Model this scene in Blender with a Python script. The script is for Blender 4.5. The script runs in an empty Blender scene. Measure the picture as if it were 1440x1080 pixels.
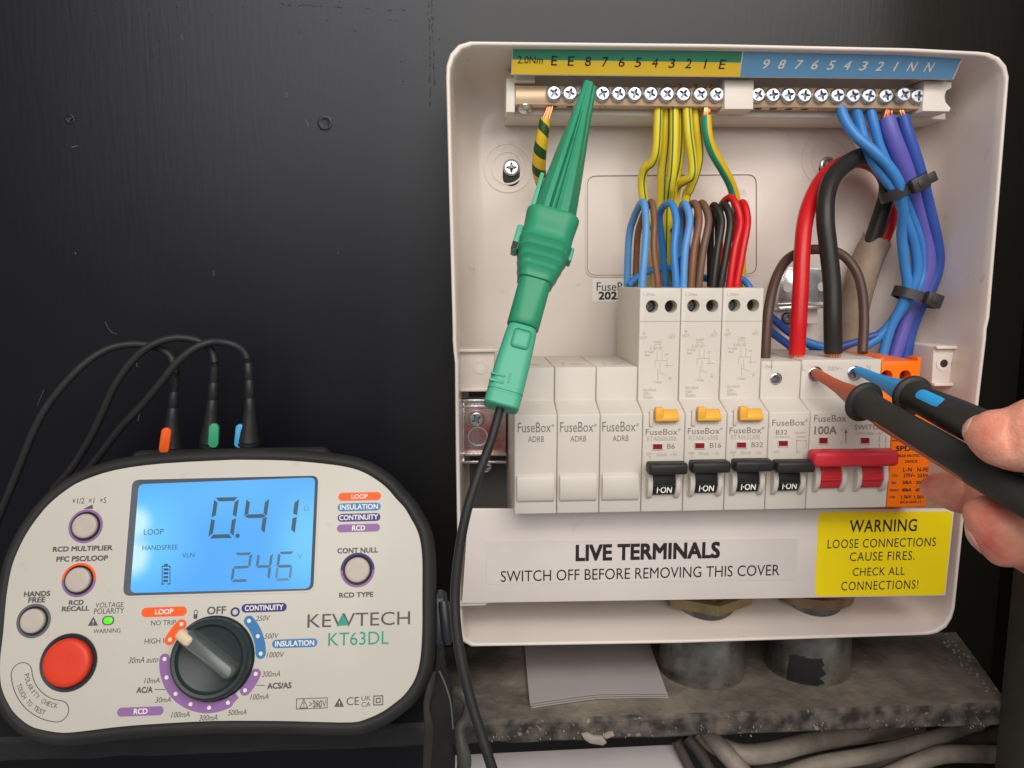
import bpy, bmesh, math, random
from mathutils import Vector, Matrix, noise
random.seed(7)
R = math.radians
SC = bpy.context.scene
COL = SC.collection
MM = 0.001
# ------------------------------------------------------------------ camera, world, lamps, exposure
cam_d = bpy.data.cameras.new('camera'); cam = bpy.data.objects.new('camera', cam_d); COL.objects.link(cam)
CAMY = -410.0
cam.location = (0, CAMY*MM, 0)
cam.rotation_euler = (R(90-8.0), 0, R(-3.5))
cam_d.sensor_width = 36; cam_d.lens = 27.0
cam_d.clip_start = 0.005; cam_d.clip_end = 50
SC.camera = cam
w = bpy.data.worlds.new('World'); SC.world = w; w.use_nodes = True
bg = w.node_tree.nodes['Background']; bg.inputs[0].default_value = (0.95, 0.93, 0.95, 1); bg.inputs[1].default_value = 0.25

def area(name, loc, target, size, energy, color):
    d = bpy.data.lights.new(name, 'AREA'); d.shape = 'RECTANGLE'; d.size, d.size_y = size[0]*MM, size[1]*MM
    d.energy = energy; d.color = color
    o = bpy.data.objects.new(name, d); COL.objects.link(o)
    o.location = Vector(loc)*MM
    o.rotation_euler = (Vector(target)-Vector(loc)).to_track_quat('-Z', 'Y').to_euler()
    return o
area('doorway_light', (60, -980, 400), (60, -40, -70), (1200, 600), 7.7, (1.0, 0.955, 0.91))
area('upper_light', (160, -720, 560), (60, -20, 20), (900, 330), 4.0, (1.0, 0.955, 0.91))
SC.view_settings.view_transform = 'Standard'; SC.view_settings.look = 'None'
SC.view_settings.exposure = 0.0; SC.view_settings.gamma = 1.0

# ------------------------------------------------------------------ picture geometry: a pixel of the 1440 x 1080 photograph -> a point in the place (mm)
RC = cam.rotation_euler.to_matrix()
CP = Vector((0, CAMY, 0))
def ray(px, py): return RC @ Vector(((px-720)/1080.0, (540-py)/1080.0, -1.0))
def U(px, py, Y):
    d = ray(px, py); return CP + d*((Y-CAMY)/d.y)
def PP(pts): return [U(*p) for p in pts]
class Plane:
    def __init__(s, o, ex, ey):
        s.o = Vector(o); s.ex = Vector(ex).normalized(); n = s.ex.cross(Vector(ey)).normalized()
        s.n = n; s.ey = n.cross(s.ex)
    def uv(s, px, py):
        d = ray(px, py); t = (s.n.dot(s.o-CP))/s.n.dot(d); p = CP+d*t-s.o
        return (p.dot(s.ex), p.dot(s.ey))
    def at(s, u, v, h=0.0): return s.o+s.ex*u+s.ey*v+s.n*h
    def k(s, px, py):            # mm per pixel along u near a pixel
        a = s.uv(px-5, py); b = s.uv(px+5, py); return (b[0]-a[0])/10
    def mat(s):
        return Matrix(((s.ex.x, s.ey.x, s.n.x, s.o.x), (s.ex.y, s.ey.y, s.n.y, s.o.y), (s.ex.z, s.ey.z, s.n.z, s.o.z), (0, 0, 0, 1)))
def YP(Y): return Plane((0, Y, 0), (1, 0, 0), (0, 0, 1))
class Flat(Plane):               # plane given directly in build coordinates: x = u, y = v, z = h
    pass

# ------------------------------------------------------------------ materials
MATS = {}
def mat(name, rgb, rough=0.45, metal=0.0, var=0.06, vscale=60, bump=0.0, bscale=400, coat=0.0, sss=0.0, spec=0.34, rgb2=None, stretch=None, dirt=0.0):
    if name in MATS: return MATS[name]
    m = bpy.data.materials.new(name); m.use_nodes = True; nt = m.node_tree; N = nt.nodes; L = nt.links
    p = N['Principled BSDF']; p.inputs['Roughness'].default_value = rough; p.inputs['Metallic'].default_value = metal
    p.inputs['Specular IOR Level'].default_value = spec
    p.inputs['Base Color'].default_value = (*rgb, 1)
    if coat: p.inputs['Coat Weight'].default_value = coat; p.inputs['Coat Roughness'].default_value = 0.15
    if sss:
        p.inputs['Subsurface Weight'].default_value = sss; p.inputs['Subsurface Radius'].default_value = (1.0, 0.35, 0.2); p.inputs['Subsurface Scale'].default_value = 0.004
    tc = N.new('ShaderNodeTexCoord'); mp = N.new('ShaderNodeMapping'); L.new(tc.outputs['Object'], mp.inputs[0])
    if stretch: mp.inputs['Scale'].default_value = stretch
    if var or rgb2:
        n = N.new('ShaderNodeTexNoise'); n.inputs['Scale'].default_value = vscale; n.inputs['Detail'].default_value = 6; n.inputs['Roughness'].default_value = 0.6
        L.new(mp.outputs[0], n.inputs['Vector'])
        r = N.new('ShaderNodeValToRGB'); L.new(n.outputs['Fac'], r.inputs[0])
        c2 = rgb2 if rgb2 else tuple(min(1, c*(1+var)) for c in rgb); c1 = rgb if rgb2 else tuple(c*(1-var) for c in rgb)
        r.color_ramp.elements[0].position = 0.35; r.color_ramp.elements[0].color = (*c1, 1)
        r.color_ramp.elements[1].position = 0.65; r.color_ramp.elements[1].color = (*c2, 1)
        out = r.outputs[0]
        if dirt:
            n2 = N.new('ShaderNodeTexNoise'); n2.inputs['Scale'].default_value = vscale*7; n2.inputs['Detail'].default_value = 4; L.new(mp.outputs[0], n2.inputs['Vector'])
            r2 = N.new('ShaderNodeValToRGB'); L.new(n2.outputs['Fac'], r2.inputs[0]); r2.color_ramp.elements[0].position = 0.68; r2.color_ramp.elements[1].position = 0.74
            r2.color_ramp.elements[0].color = (0, 0, 0, 1); r2.color_ramp.elements[1].color = (dirt, dirt, dirt, 1)
            mx = N.new('ShaderNodeMix'); mx.data_type = 'RGBA'; L.new(r2.outputs[0], mx.inputs['Factor']); L.new(out, mx.inputs[6]); mx.inputs[7].default_value = (rgb[0]*0.35, rgb[1]*0.33, rgb[2]*0.3, 1)
            out = mx.outputs[2]
        L.new(out, p.inputs['Base Color'])
        rr = N.new('ShaderNodeMapRange'); L.new(n.outputs['Fac'], rr.inputs[0]); rr.inputs[3].default_value = max(0.03, rough-0.07); rr.inputs[4].default_value = min(1, rough+0.07); L.new(rr.outputs[0], p.inputs['Roughness'])
    if bump:
        b = N.new('ShaderNodeTexNoise'); b.inputs['Scale'].default_value = bscale; b.inputs['Detail'].default_value = 5; L.new(mp.outputs[0], b.inputs['Vector'])
        bn = N.new('ShaderNodeBump'); bn.inputs['Strength'].default_value = bump; bn.inputs['Distance'].default_value = 0.0008
        L.new(b.outputs['Fac'], bn.inputs['Height']); L.new(bn.outputs[0], p.inputs['Normal'])
    MATS[name] = m; return m
def emit(name, rgb, strength):
    if name in MATS: return MATS[name]
    m = bpy.data.materials.new(name); m.use_nodes = True; p = m.node_tree.nodes['Principled BSDF']
    p.inputs['Base Color'].default_value = (*[c*0.3 for c in rgb], 1); p.inputs['Emission Color'].default_value = (*rgb, 1); p.inputs['Emission Strength'].default_value = strength
    p.inputs['Roughness'].default_value = 0.25
    MATS[name] = m; return m
def stripe(name, base, line, lo, hi, twist=0.0, rough=0.38):
    """insulation with a coloured stripe: UV x runs round the wire, UV y along it"""
    if name in MATS: return MATS[name]
    m = bpy.data.materials.new(name); m.use_nodes = True; nt = m.node_tree; N = nt.nodes; L = nt.links; p = N['Principled BSDF']; p.inputs['Roughness'].default_value = rough; p.inputs['Specular IOR Level'].default_value = 0.34
    uv = N.new('ShaderNodeUVMap'); sp = N.new('ShaderNodeSeparateXYZ'); L.new(uv.outputs[0], sp.inputs[0])
    a = N.new('ShaderNodeMath'); a.operation = 'MULTIPLY_ADD'; L.new(sp.outputs[1], a.inputs[0]); a.inputs[1].default_value = twist; L.new(sp.outputs[0], a.inputs[2])
    fr = N.new('ShaderNodeMath'); fr.operation = 'FRACT'; L.new(a.outputs[0], fr.inputs[0])
    g = N.new('ShaderNodeMath'); g.operation = 'GREATER_THAN'; L.new(fr.outputs[0], g.inputs[0]); g.inputs[1].default_value = lo
    l = N.new('ShaderNodeMath'); l.operation = 'LESS_THAN'; L.new(fr.outputs[0], l.inputs[0]); l.inputs[1].default_value = hi
    x = N.new('ShaderNodeMath'); x.operation = 'MULTIPLY'; L.new(g.outputs[0], x.inputs[0]); L.new(l.outputs[0], x.inputs[1])
    mx = N.new('ShaderNodeMix'); mx.data_type = 'RGBA'; L.new(x.outputs[0], mx.inputs['Factor']); mx.inputs[6].default_value = (*base, 1); mx.inputs[7].default_value = (*line, 1)
    L.new(mx.outputs[2], p.inputs['Base Color'])
    MATS[name] = m; return m
def srgb(r, g, b):
    f = lambda c: (c/255/12.92) if c/255 <= 0.04045 else ((c/255+0.055)/1.055)**2.4
    return (f(r), f(g), f(b))
WHITE = mat('white_plastic', (0.78, 0.72, 0.64), 0.38, var=0.025, vscale=25)
BOXW = mat('enclosure_plastic', (0.75, 0.665, 0.60), 0.24, spec=0.5, var=0.04, vscale=12, dirt=0.25, bump=0.04, bscale=900)
BREAK = mat('breaker_plastic', (0.635, 0.582, 0.515), 0.42, var=0.02, vscale=40, bump=0.05, bscale=1800)
COVER = mat('cover_plastic', (0.755, 0.685, 0.64), 0.42, var=0.03, vscale=15, dirt=0.12, bump=0.05, bscale=1500)
BLACKP = mat('black_plastic', (0.018, 0.018, 0.019), 0.42, var=0.12, vscale=80, bump=0.05, bscale=1500)
RUBBER = mat('black_rubber', (0.022, 0.021, 0.020), 0.62, var=0.2, vscale=40, bump=0.12, bscale=1200)
CABLEB = mat('black_cable', (0.020, 0.0195, 0.019), 0.5, var=0.15, vscale=60, bump=0.06, bscale=900)
INK = mat('black_print', (0.02, 0.018, 0.018), 0.55, var=0)
GREYINK = mat('grey_print', (0.20, 0.18, 0.165), 0.55, var=0)
PALEINK = mat('pale_grey_print', (0.44, 0.39, 0.325), 0.55, var=0)
WHITEINK = mat('white_print', (0.80, 0.78, 0.74), 0.5, var=0)
ORANGE = mat('orange_print', srgb(255, 92, 8), 0.45, var=0.03)
PURPLE = mat('purple_print', (0.27, 0.13, 0.34), 0.45, var=0.03)
NAVY = mat('navy_print', (0.03, 0.025, 0.17), 0.45, var=0.03)
BLUEI = mat('blue_print', (0.03, 0.19, 0.44), 0.45, var=0.03)
TEALI = mat('teal_print', (0.02, 0.30, 0.22), 0.45, var=0.03)
BRASS = mat('brass', (0.68, 0.50, 0.33), 0.5, 0.65, var=0.12, vscale=90, bump=0.1, bscale=300, stretch=(.1, 1, 1))
ZINC = mat('zinc_steel', (0.72, 0.72, 0.72), 0.24, 1.0, var=0.12, vscale=150, bump=0.05, bscale=900)
DARKST = mat('dark_steel', (0.16, 0.155, 0.15), 0.35, 1.0, var=0.2, vscale=200)
RECESS = mat('screw_recess_grey', (0.30, 0.335, 0.39), 0.45, 0.6, var=0.3, vscale=900)
COPPER = mat('bare_copper', (0.80, 0.33, 0.16), 0.35, 1.0, var=0.15, vscale=300)
HOLE = mat('dark_recess', (0.035, 0.03, 0.027), 0.7, var=0.1)
BLUEW = mat('blue_insulation', (0.045, 0.22, 0.56), 0.33, var=0.05)
BLUEW2 = mat('pale_blue_insulation', (0.10, 0.29, 0.60), 0.36, var=0.05)
DBLUEW = mat('dark_blue_insulation', (0.035, 0.085, 0.36), 0.36, var=0.08)
VIOLW = mat('violet_blue_insulation', (0.12, 0.11, 0.42), 0.42, var=0.07)
BROWNW = mat('brown_insulation', (0.20, 0.085, 0.045), 0.38, var=0.08)
DBROWNW = mat('dark_brown_insulation', (0.085, 0.045, 0.033), 0.40, var=0.1)
BLACKW = mat('black_insulation', (0.022, 0.019, 0.016), 0.38, var=0.1)
REDW = mat('red_insulation', (0.60, 0.010, 0.014), 0.33, var=0.05)
EARTHW = stripe('earth_insulation', (0.74, 0.58, 0.03), (0.04, 0.16, 0.04), 0.725, 0.785)
EARTH2 = stripe('half_green_earth_insulation', (0.72, 0.47, 0.01), (0.02, 0.26, 0.17), 0.77, 1.01)
EARTH3 = stripe('spiral_earth_insulation', (0.72, 0.47, 0.02), (0.02, 0.07, 0.02), 0.0, 0.45, twist=0.10)
SKIN = mat('skin', srgb(238, 174, 146), 0.42, var=0.0, vscale=55, bump=0.30, bscale=1100, sss=0.25, rgb2=srgb(216, 116, 98))
NAIL = mat('fingernail', srgb(226, 170, 150), 0.28, var=0.05)

# ------------------------------------------------------------------ mesh builder (millimetres)
GLY = {}
def glyphs(s, bold, space):
    key = (s, bold, space)
    if key in GLY: return GLY[key]
    c = bpy.data.curves.new('t', 'FONT'); c.body = s; c.size = 1.0; c.offset = bold; c.resolution_u = 3; c.space_character = space
    o = bpy.data.objects.new('t', c)
    me = bpy.data.meshes.new_from_object(o)
    V = [(v.co.x, v.co.y) for v in me.vertices]; F = [tuple(p.vertices) for p in me.polygons]
    bpy.data.objects.remove(o); bpy.data.curves.remove(c); bpy.data.meshes.remove(me)
    GLY[key] = (V, F); return GLY[key]

def catmull(P, sub):
    if len(P) < 3: return [Vector(p) for p in P]
    out = []
    n = len(P)
    for i in range(n-1):
        p0 = P[max(i-1, 0)]; p1 = P[i]; p2 = P[i+1]; p3 = P[min(i+2, n-1)]
        for j in range(sub):
            t = j/sub
            out.append(0.5*((2*p1)+(-p0+p2)*t+(2*p0-5*p1+4*p2-p3)*t*t+(-p0+3*p1-3*p2+p3)*t**3))
    out.append(P[-1].copy()); return out
def offset_poly(poly, d):
    """inward offset of a counter-clockwise polygon"""
    n = len(poly); out = []
    for i in range(n):
        a = Vector(poly[i-1]); b = Vector(poly[i]); c = Vector(poly[(i+1) % n])
        e1 = (b-a); e2 = (c-b)
        if e1.length < 1e-6: e1 = e2
        if e2.length < 1e-6: e2 = e1
        n1 = Vector((-e1.y, e1.x)).normalized(); n2 = Vector((-e2.y, e2.x)).normalized()
        m = (n1+n2); m = m.normalized() if m.length > 1e-6 else n1
        k = max(0.35, m.dot(n1)); out.append(tuple(b+m*(d/k)))
    return out
def rrect(x0, y0, x1, y1, r, n=5):
    if x0 > x1: x0, x1 = x1, x0
    if y0 > y1: y0, y1 = y1, y0
    r = min(r, (x1-x0)/2*0.999, (y1-y0)/2*0.999); pts = []
    for cx, cy, a in ((x1-r, y0+r, -90), (x1-r, y1-r, 0), (x0+r, y1-r, 90), (x0+r, y0+r, 180)):
        for i in range(n+1):
            t = R(a+90*i/n); pts.append((cx+r*math.cos(t), cy+r*math.sin(t)))
    return pts
def rquad(c, r, n=5):
    """rounded corners on a counter-clockwise quad/polygon"""
    out = []; m = len(c)
    for i in range(m):
        a = Vector(c[i-1]); b = Vector(c[i]); d = Vector(c[(i+1) % m])
        rr = r[i] if isinstance(r, (list, tuple)) else r
        u = (a-b).normalized(); v = (d-b).normalized()
        if rr <= 0: out.append(tuple(b)); continue
        p = b+u*rr; q = b+v*rr
        for j in range(n+1):
            t = j/n; out.append(tuple((1-t)**2*p+2*t*(1-t)*b+t*t*q))
    return out
def circ(x, y, r, n=32, ry=None): return [(x+r*math.cos(2*math.pi*i/n), y+(ry or r)*math.sin(2*math.pi*i/n)) for i in range(n)]
def ccw(p):
    a = sum(p[i-1][0]*p[i][1]-p[i][0]*p[i-1][1] for i in range(len(p))); return p if a > 0 else p[::-1]

class MB:
    def __init__(s): s.v = []; s.f = []; s.m = []; s.uv = {}
    def add(s, V, F, mi=0, UV=None):
        b = len(s.v); s.v += [Vector(p) for p in V]
        for k, f in enumerate(F):
            if UV: s.uv[len(s.f)] = UV[k]
            s.f.append(tuple(i+b for i in f)); s.m.append(mi)
        return s
    def loft(s, rings, cap0=True, cap1=True, mi=0, closed=False):
        n = len(rings[0]); V = [p for r in rings for p in r]; F = []
        m = len(rings)
        for i in range(m if closed else m-1):
            for j in range(n):
                k = (j+1) % n; i2 = (i+1) % m
                F.append((i*n+j, i*n+k, i2*n+k, i2*n+j))
        if not closed:
            if cap0: F.append(tuple(range(n))[::-1])
            if cap1: F.append(tuple((m-1)*n+j for j in range(n)))
        return s.add(V, F, mi)
    def prism(s, pl, poly, h0, h1, bev=0.0, mi=0, back=True):
        poly = ccw(poly); rs = [[pl.at(u, v, h0) for u, v in poly]]
        if bev:
            rs.append([pl.at(u, v, h1-bev) for u, v in poly])
            q = offset_poly(poly, bev*0.35); rs.append([pl.at(u, v, h1-bev*0.3) for u, v in q])
            q = offset_poly(poly, bev); rs.append([pl.at(u, v, h1) for u, v in q])
        else: rs.append([pl.at(u, v, h1) for u, v in poly])
        return s.loft(rs, cap0=back, cap1=True, mi=mi)
    def sheet(s, pl, poly, h, mi=0):
        poly = ccw(poly); return s.add([pl.at(u, v, h) for u, v in poly], [tuple(range(len(poly)))], mi)
    def ring(s, pl, outer, inner, h0, h1, mi=0):
        n = len(outer)
        a = [[pl.at(u, v, h0) for u, v in outer], [pl.at(u, v, h1) for u, v in outer], [pl.at(u, v, h1) for u, v in inner], [pl.at(u, v, h0) for u, v in inner]]
        return s.loft(a, mi=mi, closed=True)
    def box(s, x0, x1, y0, y1, z0, z1, bev=0.0, mi=0, seg=2, M=None):
        bm = bmesh.new(); bmesh.ops.create_cube(bm, size=1)
        for v in bm.verts: v.co = Vector(((x0+x1)/2+v.co.x*(x1-x0), (y0+y1)/2+v.co.y*(y1-y0), (z0+z1)/2+v.co.z*(z1-z0)))
        if bev: bmesh.ops.bevel(bm, geom=list(bm.edges), offset=bev, segments=seg, affect='EDGES', profile=0.5)
        bmesh.ops.recalc_face_normals(bm, faces=bm.faces)
        bm.verts.index_update(); V = [(M @ v.co) if M else v.co.copy() for v in bm.verts]; F = [tuple(v.index for v in f.verts) for f in bm.faces]; bm.free()
        return s.add(V, F, mi)
    def xprofile(s, prof, x0, x1, bev=0.35, mi=0):
        """closed (y,z) profile extruded along x with soft end edges"""
        bm = bmesh.new()
        vs = [bm.verts.new((x0, y, z)) for y, z in prof]; f = bm.faces.new(vs)
        r = bmesh.ops.extrude_face_region(bm, geom=[f])
        for g in r['geom']:
            if isinstance(g, bmesh.types.BMVert): g.co.x = x1
        bmesh.ops.recalc_face_normals(bm, faces=bm.faces)
        if bev: bmesh.ops.bevel(bm, geom=list(bm.edges), offset=bev, segments=2, affect='EDGES', profile=0.5, clamp_overlap=True)
        bm.verts.index_update(); V = [v.co.copy() for v in bm.verts]; F = [tuple(v.index for v in f.verts) for f in bm.faces]; bm.free()
        return s.add(V, F, mi)
    def tube(s, P, r, n=12, sub=6, mi=0, caps=True, flat=1.0, spin=0.0):
        P = [Vector(p) for p in P]; rad = r if isinstance(r, (list, tuple)) else [r]*len(P)
        Q = catmull(P, sub); m = len(Q)
        rr = [rad[min(int(i/ max(1, (m-1))*(len(P)-1)), len(P)-2)] + (rad[min(int(i/max(1, m-1)*(len(P)-1))+1, len(P)-1)]-rad[min(int(i/max(1, m-1)*(len(P)-1)), len(P)-2)])*((i/max(1, m-1)*(len(P)-1)) % 1 if i < m-1 else 1) for i in range(m)]
        T = [(Q[min(i+1, m-1)]-Q[max(i-1, 0)]).normalized() for i in range(m)]
        a = T[0].cross(Vector((0, -1, 0)));  a = a if a.length > 0.05 else T[0].cross(Vector((1, 0, 0)))
        a.normalize(); V = []; ln = 0; L = []
        for i in range(m):
            a = (a-T[i]*a.dot(T[i])).normalized(); b = T[i].cross(a)
            if i: ln += (Q[i]-Q[i-1]).length
            L.append(ln)
            for j in range(n):
                t = 2*math.pi*j/n+spin; V.append(Q[i]+(a*math.cos(t)+b*math.sin(t)*flat)*rr[i])
        F = []; UV = []
        for i in range(m-1):
            for j in range(n):
                k = (j+1) % n; F.append((i*n+j, (i+1)*n+j, (i+1)*n+k, i*n+k))
                UV.append(((j/n, L[i]), (j/n, L[i+1]), ((j+1)/n, L[i+1]), ((j+1)/n, L[i])))
        if caps:
            F.append(tuple(range(n))); UV.append([(0, 0)]*n); F.append(tuple((m-1)*n+j for j in range(n))[::-1]); UV.append([(0, 0)]*n)
        return s.add(V, F, mi, UV)
    def lathe(s, prof, o, ax, n=28, mi=0, ref=None, sq=1.0):
        """prof: (radius, distance along ax)"""
        ax = Vector(ax).normalized(); a = ax.cross(Vector(ref) if ref else Vector((0.13, 0.2, 0.97))).normalized(); b = ax.cross(a); o = Vector(o)
        rings = [[o+ax*h+(a*math.cos(2*math.pi*j/n)+b*math.sin(2*math.pi*j/n)*sq)*max(r, 0.001) for j in range(n)] for r, h in prof]
        return s.loft(rings, mi=mi)
    def text(s, pl, st, box, h=0.12, mi=0, bold=0.0, shear=0.0, px=True, space=1.0, rot=0.0, keep=False):
        """st fitted into a box: pixels (x0,y0,x1,y1) on the plane, or plane units when px is False"""
        V, F = glyphs(st, 0.0, space)
        if not V: return s
        x0 = min(p[0] for p in V); x1 = max(p[0] for p in V); y0 = min(p[1] for p in V); y1 = max(p[1] for p in V)
        if px:
            xm = (box[0]+box[2])/2; ym = (box[1]+box[3])/2
            l = pl.uv(box[0], ym); r_ = pl.uv(box[2], ym); t = pl.uv(xm, box[1]); b = pl.uv(xm, box[3])
            W = r_[0]-l[0]; H = t[1]-b[1]; cu, cv = pl.uv(xm, ym)
        else: W = box[2]-box[0]; H = box[3]-box[1]; cu = (box[0]+box[2])/2; cv = (box[1]+box[3])/2
        sx = W/(x1-x0); sy = H/(y1-y0)
        if keep: sx = sy
        c, sn = math.cos(rot), math.sin(rot); B = bold*1.3
        for i, (bx, by) in enumerate(((-B, -B), (B, -B), (B, B), (-B, B)) if bold > 0.006 else ((0, 0),)):
            out = []
            for x, y in V:
                u = (x-(x0+x1)/2+bx)*sx; v = (y-(y0+y1)/2+by)*sy; u += v*shear
                out.append(pl.at(cu+u*c-v*sn, cv+u*sn+v*c, h+i*0.012))
            s.add(out, F, mi)
        return s
    def xf(s, M): s.v = [M @ p for p in s.v]; return s

FR = {}
def link(name, mb, mats, parent=None, smooth=38, kind=None, label=None):
    me = bpy.data.meshes.new(name); fr = FR.get(parent) if parent else None
    V = [(fr @ p if fr else p)*MM for p in mb.v]
    me.from_pydata([tuple(v) for v in V], [], mb.f)
    for m in (mats if isinstance(mats, (list, tuple)) else [mats]): me.materials.append(m)
    me.polygons.foreach_set('material_index', mb.m)
    if mb.uv:
        ul = me.uv_layers.new(name='UVMap')
        for fi, co in mb.uv.items():
            p = me.polygons[fi]
            for k, li in enumerate(p.loop_indices): ul.data[li].uv = co[k]
    if smooth:
        me.polygons.foreach_set('use_smooth', [True]*len(me.polygons)); me.update(); me.set_sharp_from_angle(angle=R(smooth))
    me.validate(); me.update()
    o = bpy.data.objects.new(name, me); COL.objects.link(o)
    if parent:
        o.parent = parent
        FR[o] = fr
    if kind: o['kind'] = kind
    if label: o['label'] = label
    return o
def tag(o, label, cat, group=None):
    o['label'] = label; o['category'] = cat
    if group: o['group'] = group
    return o
def thing(name, label, cat, base, group=None, M=None):
    """Empty at the base of a thing. Parts are given in place coordinates (mm), or in local ones when M is given."""
    o = bpy.data.objects.new(name, None); COL.objects.link(o); o.empty_display_size = 0.01
    tag(o, label, cat, group)
    if M is None:
        o.location = Vector(base)*MM; FR[o] = Matrix.Translation(-Vector(base))
    else:
        W = M @ Matrix.Translation(Vector(base)); W2 = W.copy(); W2.translation = W.translation*MM; o.matrix_world = W2
        FR[o] = Matrix.Translation(-Vector(base))
    return o
def solo(name, mb, mats, base, label, cat, group=None, smooth=38):
    """a thing that is one mesh, with its origin at its base"""
    mb.xf(Matrix.Translation(-Vector(base))); o = link(name, mb, mats, smooth=smooth); o.location = Vector(base)*MM
    return tag(o, label, cat, group)
def dup(root, dloc, label=None):
    r = root.copy(); COL.objects.link(r); r.location = root.location+Vector(dloc)*MM; FR[r] = FR[root]
    if label: r['label'] = label
    for ch in list(root.children):
        c = ch.copy(); COL.objects.link(c); c.parent = r; FR[c] = FR[root]
        for g in list(ch.children):
            d = g.copy(); COL.objects.link(d); d.parent = c; FR[d] = FR[root]
    return r
def screw_mb(r, dep=1.4, slot=True, M=None, proud=0.9):
    """pan head with a pozidrive recess, pointing to +z"""
    m = MB(); n = 28
    def cross(k, t):
        a = 2*math.pi*t/n; x = abs(math.cos(2*a))
        return k*(0.42+0.58*x**3)
    ringz = []
    prof = [(r*0.99, -dep), (r, -0.15), (r*0.985, 0.25*proud), (r*0.9, 0.72*proud), (r*0.74, 0.93*proud)]
    for rr, z in prof: ringz.append([Vector((rr*math.cos(2*math.pi*j/n), rr*math.sin(2*math.pi*j/n), z)) for j in range(n)])
    m.loft(ringz, cap0=False, cap1=False); ringz = ringz[-1:]
    for k, z in ((0.66, 0.95*proud), (0.60, 0.25*proud), (0.38, -0.9)):
        ringz.append([Vector((cross(r*k, j)*math.cos(2*math.pi*j/n), cross(r*k, j)*math.sin(2*math.pi*j/n), z)) for j in range(n)])
    m.loft(ringz[:2], cap0=False, cap1=False); m.loft(ringz[1:], cap0=False, cap1=True, mi=1)
    if M: m.xf(M)
    return m
YROT = Matrix.Rotation(R(90), 4, 'X')      # local z -> place -y (towards the camera), local y -> place z

# ================================================================== SETTING
YA, YB, YRIM, YCOV = -82.0, -70.0, -62.0, -67.0
ZS = -207.0                                 # top of the stone ledge
exec_order = True
def wall_material():
    m = bpy.data.materials.new('black_wall_paint'); m.use_nodes = True; nt = m.node_tree; N = nt.nodes; L = nt.links; p = N['Principled BSDF']
    tc = N.new('ShaderNodeTexCoord'); mp = N.new('ShaderNodeMapping'); L.new(tc.outputs['Object'], mp.inputs[0]); mp.inputs['Scale'].default_value = (1, 1, 0.12)
    n = N.new('ShaderNodeTexNoise'); n.inputs['Scale'].default_value = 420; n.inputs['Detail'].default_value = 4; L.new(mp.outputs[0], n.inputs['Vector'])
    n2 = N.new('ShaderNodeTexNoise'); n2.inputs['Scale'].default_value = 14; n2.inputs['Detail'].default_value = 5; L.new(tc.outputs['Object'], n2.inputs['Vector'])
    r = N.new('ShaderNodeValToRGB'); L.new(n2.outputs['Fac'], r.inputs[0]); r.color_ramp.elements[0].position = 0.3; r.color_ramp.elements[1].position = 0.7
    r.color_ramp.elements[0].color = (0.0035, 0.0038, 0.007, 1); r.color_ramp.elements[1].color = (0.0065, 0.0065, 0.010, 1)
    v = N.new('ShaderNodeTexVoronoi'); v.inputs['Scale'].default_value = 60; L.new(tc.outputs['Object'], v.inputs['Vector'])
    sp = N.new('ShaderNodeMath'); sp.operation = 'LESS_THAN'; L.new(v.outputs['Distance'], sp.inputs[0]); sp.inputs[1].default_value = 0.022
    wn = N.new('ShaderNodeTexWhiteNoise'); L.new(v.outputs['Position'], wn.inputs['Vector'])
    s2 = N.new('ShaderNodeMath'); s2.operation = 'GREATER_THAN'; L.new(wn.outputs['Value'], s2.inputs[0]); s2.inputs[1].default_value = 0.9
    s3 = N.new('ShaderNodeMath'); s3.operation = 'MULTIPLY'; L.new(sp.outputs[0], s3.inputs[0]); L.new(s2.outputs[0], s3.inputs[1])
    mx = N.new('ShaderNodeMix'); mx.data_type = 'RGBA'; L.new(s3.outputs[0], mx.inputs['Factor']); L.new(r.outputs[0], mx.inputs[6]); mx.inputs[7].default_value = (0.2, 0.19, 0.17, 1)
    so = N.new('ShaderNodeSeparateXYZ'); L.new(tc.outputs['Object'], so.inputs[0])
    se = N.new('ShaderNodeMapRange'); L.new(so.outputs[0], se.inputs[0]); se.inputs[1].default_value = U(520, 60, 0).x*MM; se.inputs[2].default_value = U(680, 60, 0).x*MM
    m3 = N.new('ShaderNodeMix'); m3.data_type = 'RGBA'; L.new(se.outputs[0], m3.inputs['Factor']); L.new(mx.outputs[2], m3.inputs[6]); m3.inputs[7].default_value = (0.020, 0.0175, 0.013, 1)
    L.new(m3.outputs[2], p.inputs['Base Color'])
    p.inputs['Roughness'].default_value = 0.35; p.inputs['Specular IOR Level'].default_value = 0.34; p.inputs['Specular Tint'].default_value = (.88, .92, 1, 1)
    ad = N.new('ShaderNodeMath'); ad.operation = 'MULTIPLY_ADD'; L.new(n2.outputs['Fac'], ad.inputs[0]); ad.inputs[1].default_value = 1.2; L.new(n.outputs['Fac'], ad.inputs[2])
    b = N.new('ShaderNodeBump'); b.inputs['Strength'].default_value = 0.11; b.inputs['Distance'].default_value = 0.0006; L.new(ad.outputs[0], b.inputs['Height']); L.new(b.outputs[0], p.inputs['Normal'])
    return m
WALLM = wall_material()
mb = MB(); mb.box(-620, 420, 0, 18, -420, 420)
wall = link('wall', mb, WALLM, kind='structure')
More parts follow.
